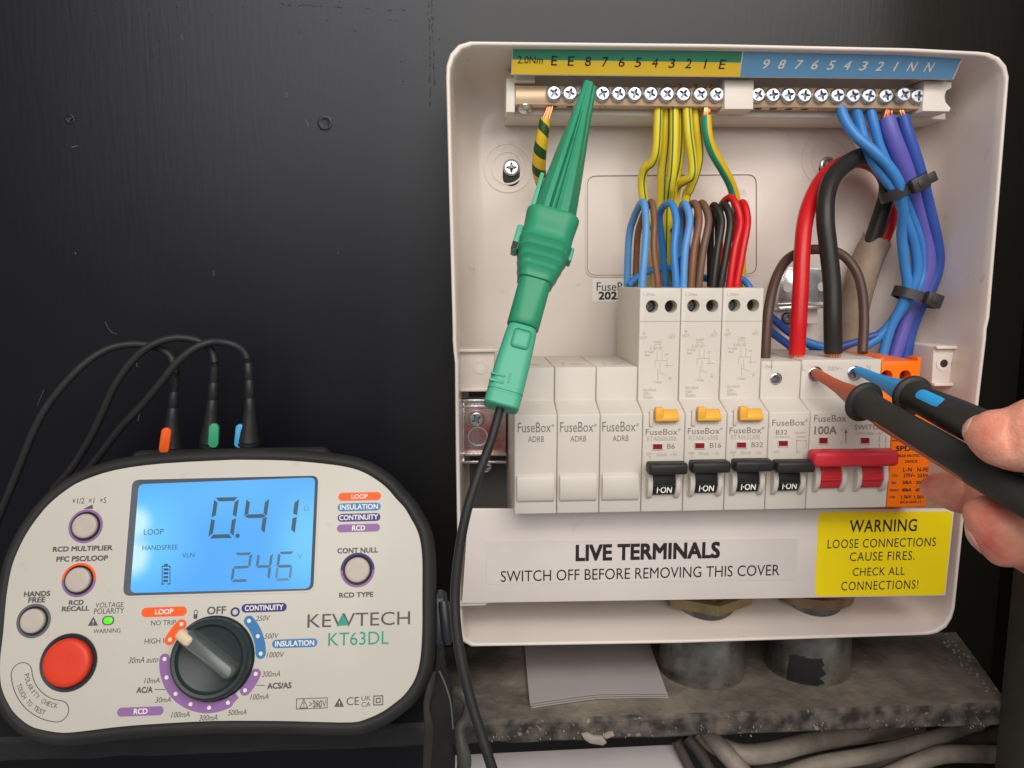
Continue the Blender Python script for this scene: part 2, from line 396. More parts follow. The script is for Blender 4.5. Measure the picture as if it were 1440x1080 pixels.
def wall_screw(px, py, r, dark):
    c = U(px, py, 0); m = MB()
    m.lathe([(r*1.5, 0.1), (r*1.45, -0.12), (r*1.1, -0.35), (r*0.9, 0.0-0.25), (r*0.55, 0.4-0.45)], c, (0, 1, 0), n=24)
    for k in range(14):
        a = random.uniform(0, 6.28); q = r*random.uniform(0.6, 1.5)
        m.lathe([(0.5*random.uniform(.5, 1), 0.2), (0.35, -0.25), (0.05, -0.45)], c+Vector((math.cos(a)*q, 0, math.sin(a)*q)), (0, 1, 0), n=7)
    o = link('painted_screw', m, [WALLM], wall); 
    m = MB(); m.lathe([(r*0.45, 0), (r*0.40, -0.32), (0.05, -0.34)], c+Vector((0.3, -0.1, 0.4)), (0, 1, 0), n=7); link('screw_recess', m, HOLE, o)
wall_screw(98, 168, 1.7, 0); wall_screw(457, 173, 2.6, 0)
# ridges of old paint round a taped edge
m = MB()
for x0, y0, x1, y1, k in ((603, -40, 605, 150, 46), (607, 0, 611, 120, 26), (395, 6, 595, 16, 40), (1318, -30, 1322, 62, 14)):
    for i in range(k):
        t = i/k; t2 = (i+random.uniform(.7, 1.25))/k
        j = random.uniform(-1.6, 1.6)
        if random.random() < (.55 if x1-x0 > 50 else .3): continue
        m.tube([U(x0+(x1-x0)*t+(j if x1-x0 < 50 else 0), y0+(y1-y0)*t+(j if x1-x0 > 50 else 0), 0.05), U(x0+(x1-x0)*(t+t2)/2+random.uniform(-1, 1), y0+(y1-y0)*(t+t2)/2+random.uniform(-1, 1), -0.05), U(x0+(x1-x0)*t2, y0+(y1-y0)*t2, 0.05)], random.uniform(.10, .30), n=6, sub=2)
link('paint_ridge', m, WALLM, wall, kind='stuff')
m = MB()
for i in range(34):
    x = random.uniform(10, 620); y = random.choice((random.uniform(0, 60), random.uniform(60, 470)))
    c = U(x, y, 0); m.lathe([(0.35, 0.1), (0.25*random.uniform(.5, 1.2), -0.2), (0.03, -0.3)], c, (0, 1, 0), n=6)
link('paint_crumb', m, WALLM, wall, kind='stuff')
SCUFF = mat('scuffed_paint', (0.10, 0.10, 0.10), 0.6, var=0.3, vscale=500)
m = MB()
for pts in (((148, 452), (152, 461), (157, 467), (165, 470)), ((255, 48), (257, 56)), ((404, 130), (403, 137)), ((191, 506), (193, 516)), ((430, 168), (434, 178)), ((62, 548), (52, 571)), ((300, 381), (301, 388)), ((475, 354), (476, 357)), ((480, 1), (490, 4), (500, 5)), ((110, 205), (101, 207)), ((197, 577), (194, 592))):
    m.tube([U(x, y, -0.02) for x, y in pts], random.uniform(.12, .28), n=5, sub=3)
link('paint_scuff', m, SCUFF, wall, kind='stuff')
# side of the cabinet to the right and the post in front of it
m = MB(); xs = U(1402, 850, 0).x; m.box(xs, xs+18, -150, 0-0.5, -420, 420); link('cabinet_side', m, WALLM, kind='structure')
m = MB(); xp = U(1414, 900, -74).x; m.box(xp, xp+26, -96, -74, -420, 420, bev=1.2)
POSTM = mat('grey_brown_paint', (0.055, 0.05, 0.042), 0.5, var=0.25, vscale=18, bump=0.2, bscale=180, dirt=0.5)
link('cabinet_post', m, POSTM, kind='structure')
# stone ledge
def stone():
    m = bpy.data.materials.new('stone_ledge_shaded_left'); m.use_nodes = True; nt = m.node_tree; N = nt.nodes; L = nt.links; p = N['Principled BSDF']; p.inputs['Roughness'].default_value = 0.75
    tc = N.new('ShaderNodeTexCoord')
    n = N.new('ShaderNodeTexNoise'); n.inputs['Scale'].default_value = 22; n.inputs['Detail'].default_value = 8; n.inputs['Roughness'].default_value = 0.65; L.new(tc.outputs['Object'], n.inputs['Vector'])
    r = N.new('ShaderNodeValToRGB'); L.new(n.outputs['Fac'], r.inputs[0]); e = r.color_ramp.elements
    e[0].position = 0.28; e[0].color = (0.030, 0.026, 0.022, 1); e[1].position = 0.72; e[1].color = (0.32, 0.27, 0.21, 1)
    k = r.color_ramp.elements.new(0.5); k.color = (0.165, 0.138, 0.11, 1)
    n3 = N.new('ShaderNodeTexNoise'); n3.inputs['Scale'].default_value = 260; n3.inputs['Detail'].default_value = 3; L.new(tc.outputs['Object'], n3.inputs['Vector'])
    r3 = N.new('ShaderNodeValToRGB'); L.new(n3.outputs['Fac'], r3.inputs[0]); r3.color_ramp.elements[0].position = 0.66; r3.color_ramp.elements[1].position = 0.72
    r3.color_ramp.elements[1].color = (0.5, 0.5, 0.5, 1)
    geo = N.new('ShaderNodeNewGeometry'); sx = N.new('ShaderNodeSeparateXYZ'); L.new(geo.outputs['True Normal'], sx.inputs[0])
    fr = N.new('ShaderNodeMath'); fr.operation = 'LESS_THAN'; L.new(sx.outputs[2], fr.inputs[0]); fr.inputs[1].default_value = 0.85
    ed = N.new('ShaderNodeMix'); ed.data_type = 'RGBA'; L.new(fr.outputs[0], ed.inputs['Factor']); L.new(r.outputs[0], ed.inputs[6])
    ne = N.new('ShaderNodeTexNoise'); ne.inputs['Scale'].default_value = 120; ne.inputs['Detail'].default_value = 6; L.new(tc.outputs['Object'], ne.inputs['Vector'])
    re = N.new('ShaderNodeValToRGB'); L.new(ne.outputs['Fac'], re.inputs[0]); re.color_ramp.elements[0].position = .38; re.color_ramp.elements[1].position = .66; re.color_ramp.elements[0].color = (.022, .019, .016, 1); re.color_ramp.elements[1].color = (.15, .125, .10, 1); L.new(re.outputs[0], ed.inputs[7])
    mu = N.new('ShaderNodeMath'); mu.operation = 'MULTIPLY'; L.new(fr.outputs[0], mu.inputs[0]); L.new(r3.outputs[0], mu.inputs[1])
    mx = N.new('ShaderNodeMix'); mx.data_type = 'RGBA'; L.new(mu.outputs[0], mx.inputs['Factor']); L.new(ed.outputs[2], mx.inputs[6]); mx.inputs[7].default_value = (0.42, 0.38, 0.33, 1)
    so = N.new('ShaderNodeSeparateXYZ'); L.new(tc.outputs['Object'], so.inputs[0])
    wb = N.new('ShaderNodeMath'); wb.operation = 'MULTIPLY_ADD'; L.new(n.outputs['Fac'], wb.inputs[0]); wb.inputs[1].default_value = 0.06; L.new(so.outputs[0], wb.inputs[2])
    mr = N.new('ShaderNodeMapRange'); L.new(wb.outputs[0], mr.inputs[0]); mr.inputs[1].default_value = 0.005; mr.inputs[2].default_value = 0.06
    m2 = N.new('ShaderNodeMix'); m2.data_type = 'RGBA'; L.new(mr.outputs[0], m2.inputs['Factor']); m2.inputs[6].default_value = (0.012, 0.012, 0.014, 1); L.new(mx.outputs[2], m2.inputs[7])  # black towards the left: the tester's shade put into the stone colour
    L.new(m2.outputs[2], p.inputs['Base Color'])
    ad = N.new('ShaderNodeMath'); ad.operation = 'MULTIPLY_ADD'; L.new(n3.outputs['Fac'], ad.inputs[0]); ad.inputs[1].default_value = 0.5; L.new(n.outputs['Fac'], ad.inputs[2])
    b = N.new('ShaderNodeBump'); b.inputs['Strength'].default_value = 0.5; b.inputs['Distance'].default_value = 0.002; L.new(ad.outputs[0], b.inputs['Height']); L.new(b.outputs[0], p.inputs['Normal'])
    return m
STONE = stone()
def ledge():
    m = MB(); xl, xr = -420.0, U(1424, 990, -75).x; n = 120; th = 11.5; rings = []
    for i in range(n+1):
        t = i/n; x = xl+(xr-xl)*t; j = lambda s, a: a*noise.noise(Vector((x*0.06, s, 0)))+a*0.6*noise.noise(Vector((x*0.3, s, 3)))
        yf = -75+j(1, 1.2); zt = ZS+j(2, .5)
        xb = x if t < .6 else x+(t-.6)/.4*20
        rings.append([Vector((xb, -0.5, zt)), Vector((xb, -0.5, ZS-th)), Vector((x, yf+0.8, ZS-th+j(5, .8))), Vector((x, yf, ZS-th+1.2+j(3, .8))), Vector((x, yf+j(6, .5), zt-2.0)), Vector((x, yf+1.5, zt-0.3)), Vector((x+j(1, .1), yf+8, zt+j(8, .2))), Vector(((x+xb)/2, -35, zt+j(7, .4)))])
    m.loft(rings); return m
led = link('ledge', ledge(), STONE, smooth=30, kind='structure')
FLAKE = mat('bare_plaster_flake', (0.34, 0.30, 0.25), 0.7, var=0.15, vscale=200, bump=0.3)
m = MB(); fp = Plane((0, -76.4, 0), (1, 0, 0), (0, 0, 1))
for pts in (((818, 1033), (822, 1040), (830, 1045), (848, 1048), (853, 1044), (848, 1037), (835, 1036), (826, 1031)), ((848, 1036), (853, 1039), (864, 1034), (862, 1030), (855, 1031))):
    m.prism(fp, [fp.uv(*q) for q in pts], -1.5, 0.4, 0.2)
link('plaster_flake', m, FLAKE, led)
m = MB()
for i in range(90):
    x = random.uniform(690, 1420); c = U(x, 1030-(x-700)*0.03+abs(random.gauss(0, 9)), -76)
    c.y = -75.6; c.z = min(c.z, ZS-0.8)
    s = random.uniform(.12, .45); m.lathe([(s, 0.5), (s*.8, -0.3), (0.03, -0.55)], c, (0, 1, 0.2), n=5)
for i in range(60):
    x = random.uniform(1230, 1415); c = U(x, 900, -10); t = random.random()
    a = U(1335, 884, -4); b = U(1405, 972, -65); q = a.lerp(b, t); q = Vector((q.x-abs(random.gauss(0, 5)), q.y+random.gauss(0, 3), ZS))
    s = random.uniform(.2, .9); m.lathe([(s, -0.2), (s*.7, s*.7), (0.03, s)], (q.x, min(q.y, -1), ZS), (0, 0, 1), n=6)
link('grit', m, mat('grit_chips', (0.10, 0.085, 0.07), 0.8, var=0.3, vscale=300, rgb2=(0.42, 0.38, 0.32)), led, kind='stuff')

# ================================================================== ENCLOSURE
def resample(P, n):
    P = [Vector(p) for p in P]; L = [0]
    for i in range(len(P)): L.append(L[-1]+(P[(i+1) % len(P)]-P[i]).length)
    out = []; k = 0
    for i in range(n):
        d = L[-1]*i/n
        while L[k+1] < d: k += 1
        t = (d-L[k])/max(1e-9, L[k+1]-L[k]); out.append(P[k].lerp(P[(k+1) % len(P)], t))
    return out
rimpx = [(650, 904), (646, 893), (644.5, 860), (641, 640), (639.5, 505), (636.5, 488), (636.5, 465), (632, 300), (627, 104), (628, 88), (634, 73), (645, 62), (660, 57.5), (1000, 61), (1280, 67), (1388, 72.5), (1403, 77), (1415, 88), (1420, 104),
         (1411, 220), (1391.5, 456), (1388, 463), (1388, 474), (1372, 610), (1357, 723), (1343, 860), (1337, 877), (1327, 888), (1311, 893.5), (960, 905), (662, 910)]
pr = YP(YRIM)
rim = ccw([pr.uv(*p) for p in rimpx])
rim = [tuple(p) for p in resample([(a, b, 0) for a, b in rim], 200)]
rim = [(p[0], p[1]) for p in rim]
rx0 = min(p[0] for p in rim); rx1 = max(p[0] for p in rim); rz0 = min(p[1] for p in rim); rz1 = max(p[1] for p in rim)
cxm, czm = (rx0+rx1)/2, (rz0+rz1)/2
enc = thing('fuse_box_enclosure', 'open white plastic fuse box enclosure fixed to the black wall', 'fuse box', (cxm, -2, rz0))
def sc_in(d, eb=0.0): return [(cxm+(u-cxm)*(1-2*d/(rx1-rx0)), czm+(v-czm)*(1-2*d/(rz1-rz0))+(eb*min(1, (czm-v)/(czm-rz0))**4 if v < czm else 0)) for u, v in rim]
def lp(poly, Y): return [Vector((u, Y, v)) for u, v in poly]
def enc_shell():
    m = MB()
    rings = [lp(sc_in(2.0, 13), -0.5), lp(sc_in(1.0, 8.5), -26), lp(sc_in(.3, 2.5), YRIM+12), lp(rim, YRIM+0.8), lp(sc_in(0.3), YRIM+0.15), lp(sc_in(.8), YRIM), lp(sc_in(1.4), YRIM+0.2), lp(sc_in(1.8), YRIM+1.0), lp(sc_in(2.0, .6), YRIM+6), lp(sc_in(2.4, 3.2), YRIM+14), lp(sc_in(3.4, 9.5), -26)]
    for k in range(1, 7):
        a = R(90*k/6); rings.append(lp(sc_in(3.4+14*(1-math.cos(a)), 9.5+4*math.sin(a)), -26+21*math.sin(a)))
    m.loft(rings, cap0=True, cap1=True); return m
link('shell', enc_shell(), BOXW, enc, smooth=50)
PB = YP(-5.0)                 # inner back face
def knockout(pts, r, name='knockout_outline'):
    m = MB(); q = ccw([PB.uv(*p) for p in pts]); o = rquad(q, r, 6)
    m.ring(PB, o, offset_poly(o, 0.8), -0.2, 0.55); m.ring(PB, offset_poly(o, 0.85), offset_poly(o, 1.25), -0.2, 0.06, mi=1); link(name, m, [BOXW, mat('groove_shade', (0.24, 0.195, 0.165), .6, var=.2)], enc, smooth=30)  # inner ring: shade of the moulded groove, painted as a darker line
knockout([(823, 245), (1066, 243), (1066, 388), (823, 390)], 6)
knockout([(700, 520), (1280, 520), (1280, 640), (700, 640)], 6)
def boss(px, py, rr):
    c = PB.uv(px, py); m = MB()
    for r in rr: m.ring(PB, circ(*c, r), circ(*c, r-0.8), -0.2, 0.45)
    link('boss_ring', m, BOXW, enc, smooth=30)
boss(714, 236, (12.5, 8.5)); boss(1166, 222, (15, 10))
def keyscrew(px, py):
    c = U(px, py, -5); m = MB()
    q = [(c.x+4.4*math.cos(a), c.z-5.0+4.2*math.sin(a)) for a in [R(180+i*15) for i in range(13)]]+[(c.x+4.4, c.z), (c.x-4.4, c.z)]
    m.sheet(PB, q, 0.12); h = link('keyhole', m, HOLE, enc)
    m = screw_mb(4.3, 0.6); m.xf(Matrix.Translation((c.x, -5.6, c.z)) @ YROT); link('mounting_screw', m, [ZINC, RECESS], enc)
keyscrew(719, 236); keyscrew(1163, 232)
# moulded tabs at both sides
def tab(pts, Y, name, holepx, r, keyed):
    pl = YP(Y); m = MB(); q = [pl.uv(*p) for p in pts]; m.prism(pl, rquad(ccw(q), 1.2), -24, 0, 0.6)
    x0 = min(a for a, b in q); x1 = max(a for a, b in q); z0 = min(b for a, b in q); z1 = max(b for a, b in q)
    for zz in (z1-1.6, z0): m.prism(pl, rrect(x0+0.1, zz, x1+1.2, zz+1.6, 0.6), 0.02, 2.6, 0.5)
    c = pl.uv(*holepx); m.ring(pl, circ(*c, r*1.9), circ(*c, r*1.02), 0, 0.35)
    t = link(name, m, BOXW, enc)
    m = MB(); m.sheet(pl, circ(*c, r), 0.18)
    if keyed: m.sheet(pl, rrect(c[0], c[1]-r*.35, c[0]+r*2.3, c[1]+r*.2, .4), 0.22)
    link('tab_hole', m, HOLE if keyed else COVER, t)
tab([(642, 492), (696, 490), (694, 548), (643, 550)], -42, 'fixing_tab', (676, 516), 1.8, False)
tab([(1313, 486), (1367, 486), (1363, 542), (1310, 541)], -42, 'fixing_tab', (1327, 511), 2.0, True)
# hidden-word maker's label on the back
m = MB(); q = [PB.uv(*p) for p in ((833, 391), (906, 391), (906, 424), (833, 424))]; m.prism(PB, ccw(q), 0, 0.15)
m.text(PB, 'FuseBox', (839, 397, 893, 409), 0.25, 1, 0.004); m.text(PB, '2023', (842, 410.5, 875, 421), 0.25, 1, 0.022)
link('sticker', m, [mat('sticker_white', (0.88, 0.83, 0.78), 0.45, var=0.02), INK], enc, smooth=0)
pk = YP(-30); m = MB(); m.prism(pk, rquad(ccw([pk.uv(*p) for p in ((676, 92), (711, 92), (711, 70), (676, 70))]), .8), -25, 0, .5)
m.prism(pk, rquad(ccw([pk.uv(*p) for p in ((684, 84), (706, 84), (706, 79), (684, 79))]), .5), 0.02, .7, .3); link('moulded_catch', m, BOXW, enc)
# lower cover sheet
PC = YP(YCOV)
cov = [PC.uv(*p) for p in ((649.5, 848.5), (1330, 838), (1342.5, 716), (658.5, 716))]
m = MB(); m.prism(PC, rquad(ccw(cov), [0.6, 1, 0.6, 0.6]), -1.6, 0, 0.35)
q = [PC.uv(*p) for p in ((646, 847.5), (690, 847.5), (682, 853.5), (646, 854.5))]; m.prism(PC, ccw(q), -3.2, -1.7, 0.2)
cover = link('lower_cover', m, COVER, enc)
def sticker(pts, r, body, texts, extra=None):
    m = MB(); q = rquad(ccw([PC.uv(*p) for p in pts]), r); m.prism(PC, q, 0.02, 0.17)
    for t in texts: m.text(PC, t[0], t[1], 0.27, 1, t[2], space=t[3] if len(t) > 3 else 1.0)
    return link('sticker', m, [body, INK], cover, smooth=0)
s1 = sticker([(684, 821.5), (1120, 815), (1122, 757), (684, 761)], 1.6, mat('sticker_film', (0.68, 0.625, 0.585), 0.30, var=0.03, vscale=30),
        [('LIVE TERMINALS', (811, 764.5, 1012, 786), 0.026), ('SWITCH OFF BEFORE REMOVING THIS COVER', (706.5, 798, 1098, 813.5), 0.0)])
s1['label'] = 'white sticker reading LIVE TERMINALS'
s2 = sticker([(1145.5, 838.5), (1328, 836.5), (1340, 719), (1151, 720)], 3.2, mat('sticker_yellow', srgb(255, 226, 6), 0.42, var=0.02),
        [('WARNING', (1195, 730.5, 1289, 747.5), 0.008, 1.08), ('LOOSE CONNECTIONS', (1164, 757, 1316, 769.5), 0.004, 1.1), ('CAUSE FIRES.', (1195, 775.5, 1286, 788), 0.004, 1.1), ('CHECK ALL', (1199, 797.5, 1272, 809), 0.0, 1.08), ('CONNECTIONS!', (1183, 816.5, 1291, 829), 0.0, 1.12)])
s2['label'] = 'yellow sticker reading WARNING LOOSE CONNECTIONS CAUSE FIRES'
# cover edge screws at the rear-rail: metal brackets of the rail
REDZINC = mat('zinc_with_red_reflection', (0.55, 0.55, 0.54), 0.28, 0.9, var=0, vscale=70, rgb2=(0.50, 0.10, 0.07), bump=0.1, bscale=500)  # red reflection on the metal, mixed into its base colour
def rail_bracket():
    t = thing('rail_bracket', 'zinc rail bracket with cross head screw left of the blank modules', 'rail bracket', U(680, 650, -12))
    pl = YP(-34); m = MB()
    q = [pl.uv(*p) for p in ((651, 565), (712, 565), (711, 640), (651, 640))]
    m.prism(pl, ccw(q), -1.5, 0.0, 0.2, mi=1)
    for y0, y1, h in ((560, 565, 3.5), (569, 573, 2.2), (636, 640, 2.2), (646, 650, 3.2)):
        q = [pl.uv(*p) for p in ((650, y0), (712, y0), (712, y1), (650, y1))]; m.prism(pl, ccw(q), -3, h, 0.4)
    q = [pl.uv(*p) for p in ((650, 562), (653, 562), (653, 650), (650, 650))]; m.prism(pl, ccw(q), -20, 1.5, 0.3)
    c = pl.uv(672, 614); m.ring(pl, circ(*c, 5.0), circ(*c, 4.4), 0, 0.4)
    link('plate', m, [ZINC, REDZINC], t)
    c = U(670, 589, -36); m = screw_mb(3.9, 2, proud=1.2); m.xf(Matrix.Translation(c) @ YROT @ Matrix.Rotation(.5, 4, 'Z')); link('bracket_screw', m, [ZINC, RECESS], t)
    c = U(683, 656, -30); m = screw_mb(3.2, 2); m.xf(Matrix.Translation(c) @ YROT); link('bracket_screw', m, [ZINC, RECESS], t)
    m = MB(); pl = YP(-13); q = [pl.uv(*p) for p in ((646, 545), (720, 545), (720, 735), (646, 735))]; m.prism(pl, ccw(q), -6, 0)
    link('rail_base', m, mat('grey_plastic_base', (0.11, 0.105, 0.10), 0.5, var=0.1), t)
rail_bracket()
def upper_bracket():
    t = thing('cable_clamp', 'zinc clamp plate with round holes behind the red and black tails', 'clamp plate', U(1125, 460, -8))
    pl = YP(-16); m = MB()
    q = ccw([pl.uv(*p) for p in ((1092, 428), (1160, 426), (1161, 378), (1108, 376), (1098, 392))]); m.prism(pl, rquad(q, 1.2), -1.5, 0, 0.3)
    q = ccw([pl.uv(*p) for p in ((1090, 431), (1161, 428), (1161, 433), (1090, 436))]); m.prism(pl, q, -6, 5, 0.8)
    link('plate', m, ZINC, t)
    m = MB()
    for px, py, r in ((1108, 404, 2.5), (1156, 403, 2.4)): m.sheet(pl, circ(*pl.uv(px, py), r), 0.1)
    link('plate_hole', m, COVER, t)
    pl = YP(-14); m = MB(); q = ccw([pl.uv(*p) for p in ((1084, 455), (1150, 455), (1150, 434), (1084, 434))]); m.prism(pl, q, -6, -0.2, 0.3); link('foot', m, COVER, t)
    c = U(1108, 448, -15); m = screw_mb(3.3, 2); m.xf(Matrix.Translation(c) @ YROT); link('clamp_screw', m, [DARKST, RECESS], t)
upper_bracket()

# ================================================================== TERMINAL BLOCK
YT = -40.0
PT = YP(YT)
tb = thing('terminal_block', 'white terminal carrier with earth and neutral bars along the top of the fuse box', 'terminal block', U(1020, 160, -10))
def terminal_block():
    def quad(pl, pts): return ccw([pl.uv(*p) for p in pts])
    m = MB(); pl = YP(-30)
    m.prism(pl, quad(pl, ((714, 163), (1330, 168), (1330, 100), (714, 100))), -24, 0, 0.3)                       # channel floor
    pq = YP(-31.5); m.prism(pq, quad(pq, ((713, 161), (1312, 166.5), (1312, 156), (714, 148.5))), -10, 0, 0.5)                  # lower lip
    m.prism(PT, quad(PT, ((711.5, 158), (724, 158), (724, 110), (712, 110))), -12, 0.4, 0.4)                      # left end
    q = quad(PT, ((1015, 156), (1055, 156), (1056, 115), (1015, 115))); m.prism(PT, q, -10, 4, 0.4)               # divider
    qq = ((1291, 158.5), (1329, 159), (1331, 154), (1324, 146), (1322, 138), (1325, 130), (1332, 126), (1332, 118), (1294, 116))
    m.prism(PT, quad(PT, qq), -10, 3.5, 0.4)
    m.prism(PT, quad(PT, ((723, 117), (752, 117), (752, 104), (723, 104))), -10, 2.0, 0.3)
    m.prism(PT, quad(PT, ((1290, 114), (1328, 114), (1328, 108), (1290, 108))), -10, 2.0, 0.3)
    link('carrier', m, WHITE, tb)
    # sloping label strip
    a = U(720, 103.5, -50); b = U(1341, 110.5, -50); c = U(721.5, 66, -58)
    pl = Plane(a, b-a, c-a)
    m = MB(); q = quad(pl, ((718.5, 106), (1341, 112.5), (1356, 79), (721, 64.5))); m.prism(pl, q, -2.2, -0.05, 0.3)
    q = quad(pl, ((719.5, 104), (1039, 107.5), (1044, 71.5), (721.5, 66))); lab = MB()
    mid = [(720.6, 83.5), (1041.5, 88)]
    lab.prism(pl, quad(pl, ((719.5, 104), (1039.5, 107.5), mid[1], mid[0])), 0.0, 0.12, mi=1)
    lab.prism(pl, quad(pl, (mid[0], mid[1], (1044, 71.5), (721.5, 66))), 0.0, 0.12, mi=0)
    for s, x in zip(('E', 'E', '8', '7', '6', '5', '4', '3', '2', '1', 'E'), (779.5, 803, 827, 851, 874.5, 897.5, 921, 945, 968.5, 992, 1016)):
        y = 85+(x-780)*0.021; w_ = 4.2 if s != '1' else 2
        lab.text(pl, s, (x-w_, y-6.6, x+w_, y+6.6), 0.25, 2, keep=s == '1')
    lab.text(pl, '2.0Nm', (728, 78.5, 763.5, 89), 0.25, 2)
    strip = link('label_strip', m, WHITE, tb)
    link('earth_label', lab, [mat('label_green', (0.055, 0.28, 0.17), 0.45, var=0.02), mat('label_yellow', srgb(252, 212, 64), 0.45, var=0.02), INK], strip, smooth=0)
    lab = MB(); lab.prism(pl, quad(pl, ((1041, 107.5), (1339, 111), (1353, 79.5), (1045.5, 71.5))), 0.0, 0.12)
    for s, x in zip(('9', '8', '7', '6', '5', '4', '3', '2', '1', 'N', 'N'), (1077, 1099.5, 1123, 1146, 1169, 1191.5, 1214.5, 1237.5, 1259.5, 1282.5, 1306.5)):
        y = 89.7+(x-1077)*0.019; w_ = 4.2 if s not in '1' else 2; w_ = 5 if s == 'N' else w_
        lab.text(pl, s, (x-w_, y-6.4, x+w_, y+6.4), 0.25, 1, 0.012, shear=0.12, keep=s == '1')
    link('neutral_label', lab, [mat('label_blue', (0.15, 0.36, 0.60), 0.45, var=0.02), WHITEINK], strip, smooth=0)
    # bars
    xs_e = [779, 801.5, 824, 847.5, 870, 892.5, 915, 938, 961, 985, 1008]; xs_n = [1066, 1087, 1109, 1131.5, 1155, 1178, 1200, 1222, 1246, 1271, 1291]
    for nm, x0, x1, xs in (('earth', 724, 1019, xs_e), ('neutral', 1049, 1299, xs_n)):
        m = MB(); y0 = 120+(x0-724)*.006; y1 = 147+(x0-724)*.01; y2 = 122+(x1-724)*.006; y3 = 148+(x1-724)*.01
        m.prism(PT, rquad(quad(PT, ((x0, y1), (x1, y3), (x1, y2), (x0, y0))), [0.4, 2.2, 2.2, 0.4]), -7.5, 0.4, 0.5)
        bar = link('brass_bar', m, BRASS, tb)
        m = MB()
        for x in xs:                                  # wire holes in the lower side of the bar
            c = U(x, 149+(x-724)*.01, YT+3.4); m.lathe([(1.9, 0), (1.8, -0.25), (1.3, -0.2)], c, (0, 0, 1), n=14)
        link('wire_hole', m, HOLE, bar)
        for i, x in enumerate(xs):
            y = 131+(x-779)*0.0085; h = 1.6
            if nm == 'neutral' and i == 9: h = 3.2; y -= 2
            c = U(x, y, YT-h-0.4)
            if nm == 'earth' and i == 0:
                sm = screw_mb(3.7, 2.4).xf(YROT); s0 = link('terminal_screw', sm, [mat('bright_screw', (0.66, 0.69, 0.74), 0.34, 1.0, var=0.12, vscale=600, bump=.1, bscale=1500), RECESS], tb); SM = s0
                # shared data sits about the block's own origin
                off = (FR[tb] @ Vector((0, 0, 0)))*MM
                for v in s0.data.vertices: v.co -= off
                s = s0
            else:
                s = SM.copy(); COL.objects.link(s); s.parent = tb
            s.location = (FR[tb] @ c)*MM; s.rotation_euler = (0, random.uniform(0, 1.5), 0)
    c = U(738, 150, -37); m = MB(); m.lathe([(3.7, -2), (3.7, 0.6), (3.0, 1.6), (1.6, 2.0), (0.2, 2.1)], c, (0, -.55, -.83), n=24); link('bar_stud', m, ZINC, tb)
terminal_block()

# ================================================================== MODULES ON THE RAIL
XE = [U(p, 650, YA).x for p in (723, 1136.5)]
PW = (XE[1]-XE[0])/7.0
ZT1 = U(860, 516, YB).z      # top of the low modules
ZL0 = U(900, 562, YB).z; ZL1 = U(900, 582, YA).z; ZN = U(860, 721, YA).z
def prof(zt): return [(YB, zt), (YB, ZL0), (YA, ZL1), (YA, ZN), (-63.5, ZN-0.5), (-63.5, ZN-18), (-24, ZN-18), (-14, ZN-4), (-14, ZN+24), (-20, ZL0), (-20, zt)]
PA, PBk = YP(YA), YP(YB)
def bore(o, root, holes):
    mb = MB()
    for px, py, r, dep in holes: mb.lathe([(r, -3), (r, dep)], U(px, py, YB), (0, 1, 0), n=28)
    c = link('cutter', mb, HOLE, root, smooth=0); bpy.context.view_layer.update()
    bo = o.modifiers.new('b', 'BOOLEAN'); bo.operation = 'DIFFERENCE'; bo.object = c; bo.solver = 'EXACT'
    dg = bpy.context.evaluated_depsgraph_get(); me = bpy.data.meshes.new_from_object(o.evaluated_get(dg))
    o.modifiers.clear(); o.data = me; me.name = 'body'
    me.polygons.foreach_set('use_smooth', [True]*len(me.polygons)); me.set_sharp_from_angle(angle=R(45)); me.update()
    bpy.data.objects.remove(c)
def mod(name, label, cat, i, wide=1, zt=None, group=None, body=None, m0=None, holes=None):
    x0 = XE[0]+PW*i+0.12; x1 = XE[0]+PW*(i+wide)-0.12
    t = thing(name, label, cat, ((x0+x1)/2, -20, ZN-18), group)
    mb = MB(); mb.xprofile(prof(zt or ZT1), x0, x1, 0.55)
    if m0: m0(mb)
    o = link('body', mb, body or BREAK, t, smooth=45)
    if holes: bore(o, t, holes)
    return t, x0, x1
G1 = 'blank modules in the fuse box'
def blank(i, label, xo, yo):
    t, x0, x1 = mod('blank_module', label, 'blank module', i, group=G1)
    zt = U(840, 664, YA).z; zb = U(840, 706, YA).z; n = 9; pr_ = []
    for k in range(n+1):
        a = k/n; pr_.append((YA-0.2-2.2*math.sin(math.pi*(0.12+a*0.88))**0.7 if 0 < k < n else YA+0.5, zt+(zb-zt)*a))
    mb = MB(); mb.xprofile(pr_, x0+1.0, x1-1.2, 0.35); link('dummy_toggle', mb, BREAK, t, smooth=50)
    mb = MB(); mb.text(PA, 'FuseBox', (728+xo, 594+yo, 775+xo, 608+yo), 0.1, 0, 0.004); mb.text(PA, '®', (775.5+xo, 596.5+yo, 779.5+xo, 600.5+yo), 0.1, 0)
    mb.text(PA, 'ADRB', (742.5+xo, 613.5+yo, 765+xo, 621.5+yo), 0.1, 0); link('lettering', mb, GREYINK, t, smooth=0)
    mb = MB(); zz = ZT1+0.07
    pt = Plane((0, 0, zz), (1, 0, 0), (0, 1, 0))
    mb.sheet(pt, circ((x0+x1)/2+2, YB+12, 2.6, 14, 1.5), 0); mb.sheet(pt, rrect((x0+x1)/2-4, YB+7, (x0+x1)/2-3.5, YB+18, .2), 0); link('top_slot', mb, PALEINK, t, smooth=0)
blank(0, 'blank module left of the other two blanks, beside the rail bracket', 0, 0)
blank(1, 'blank module in the middle between the two other blanks', 59.5, -0.6)
blank(2, 'blank module right of the other blanks, next to the tall breakers', 119, -1.2)

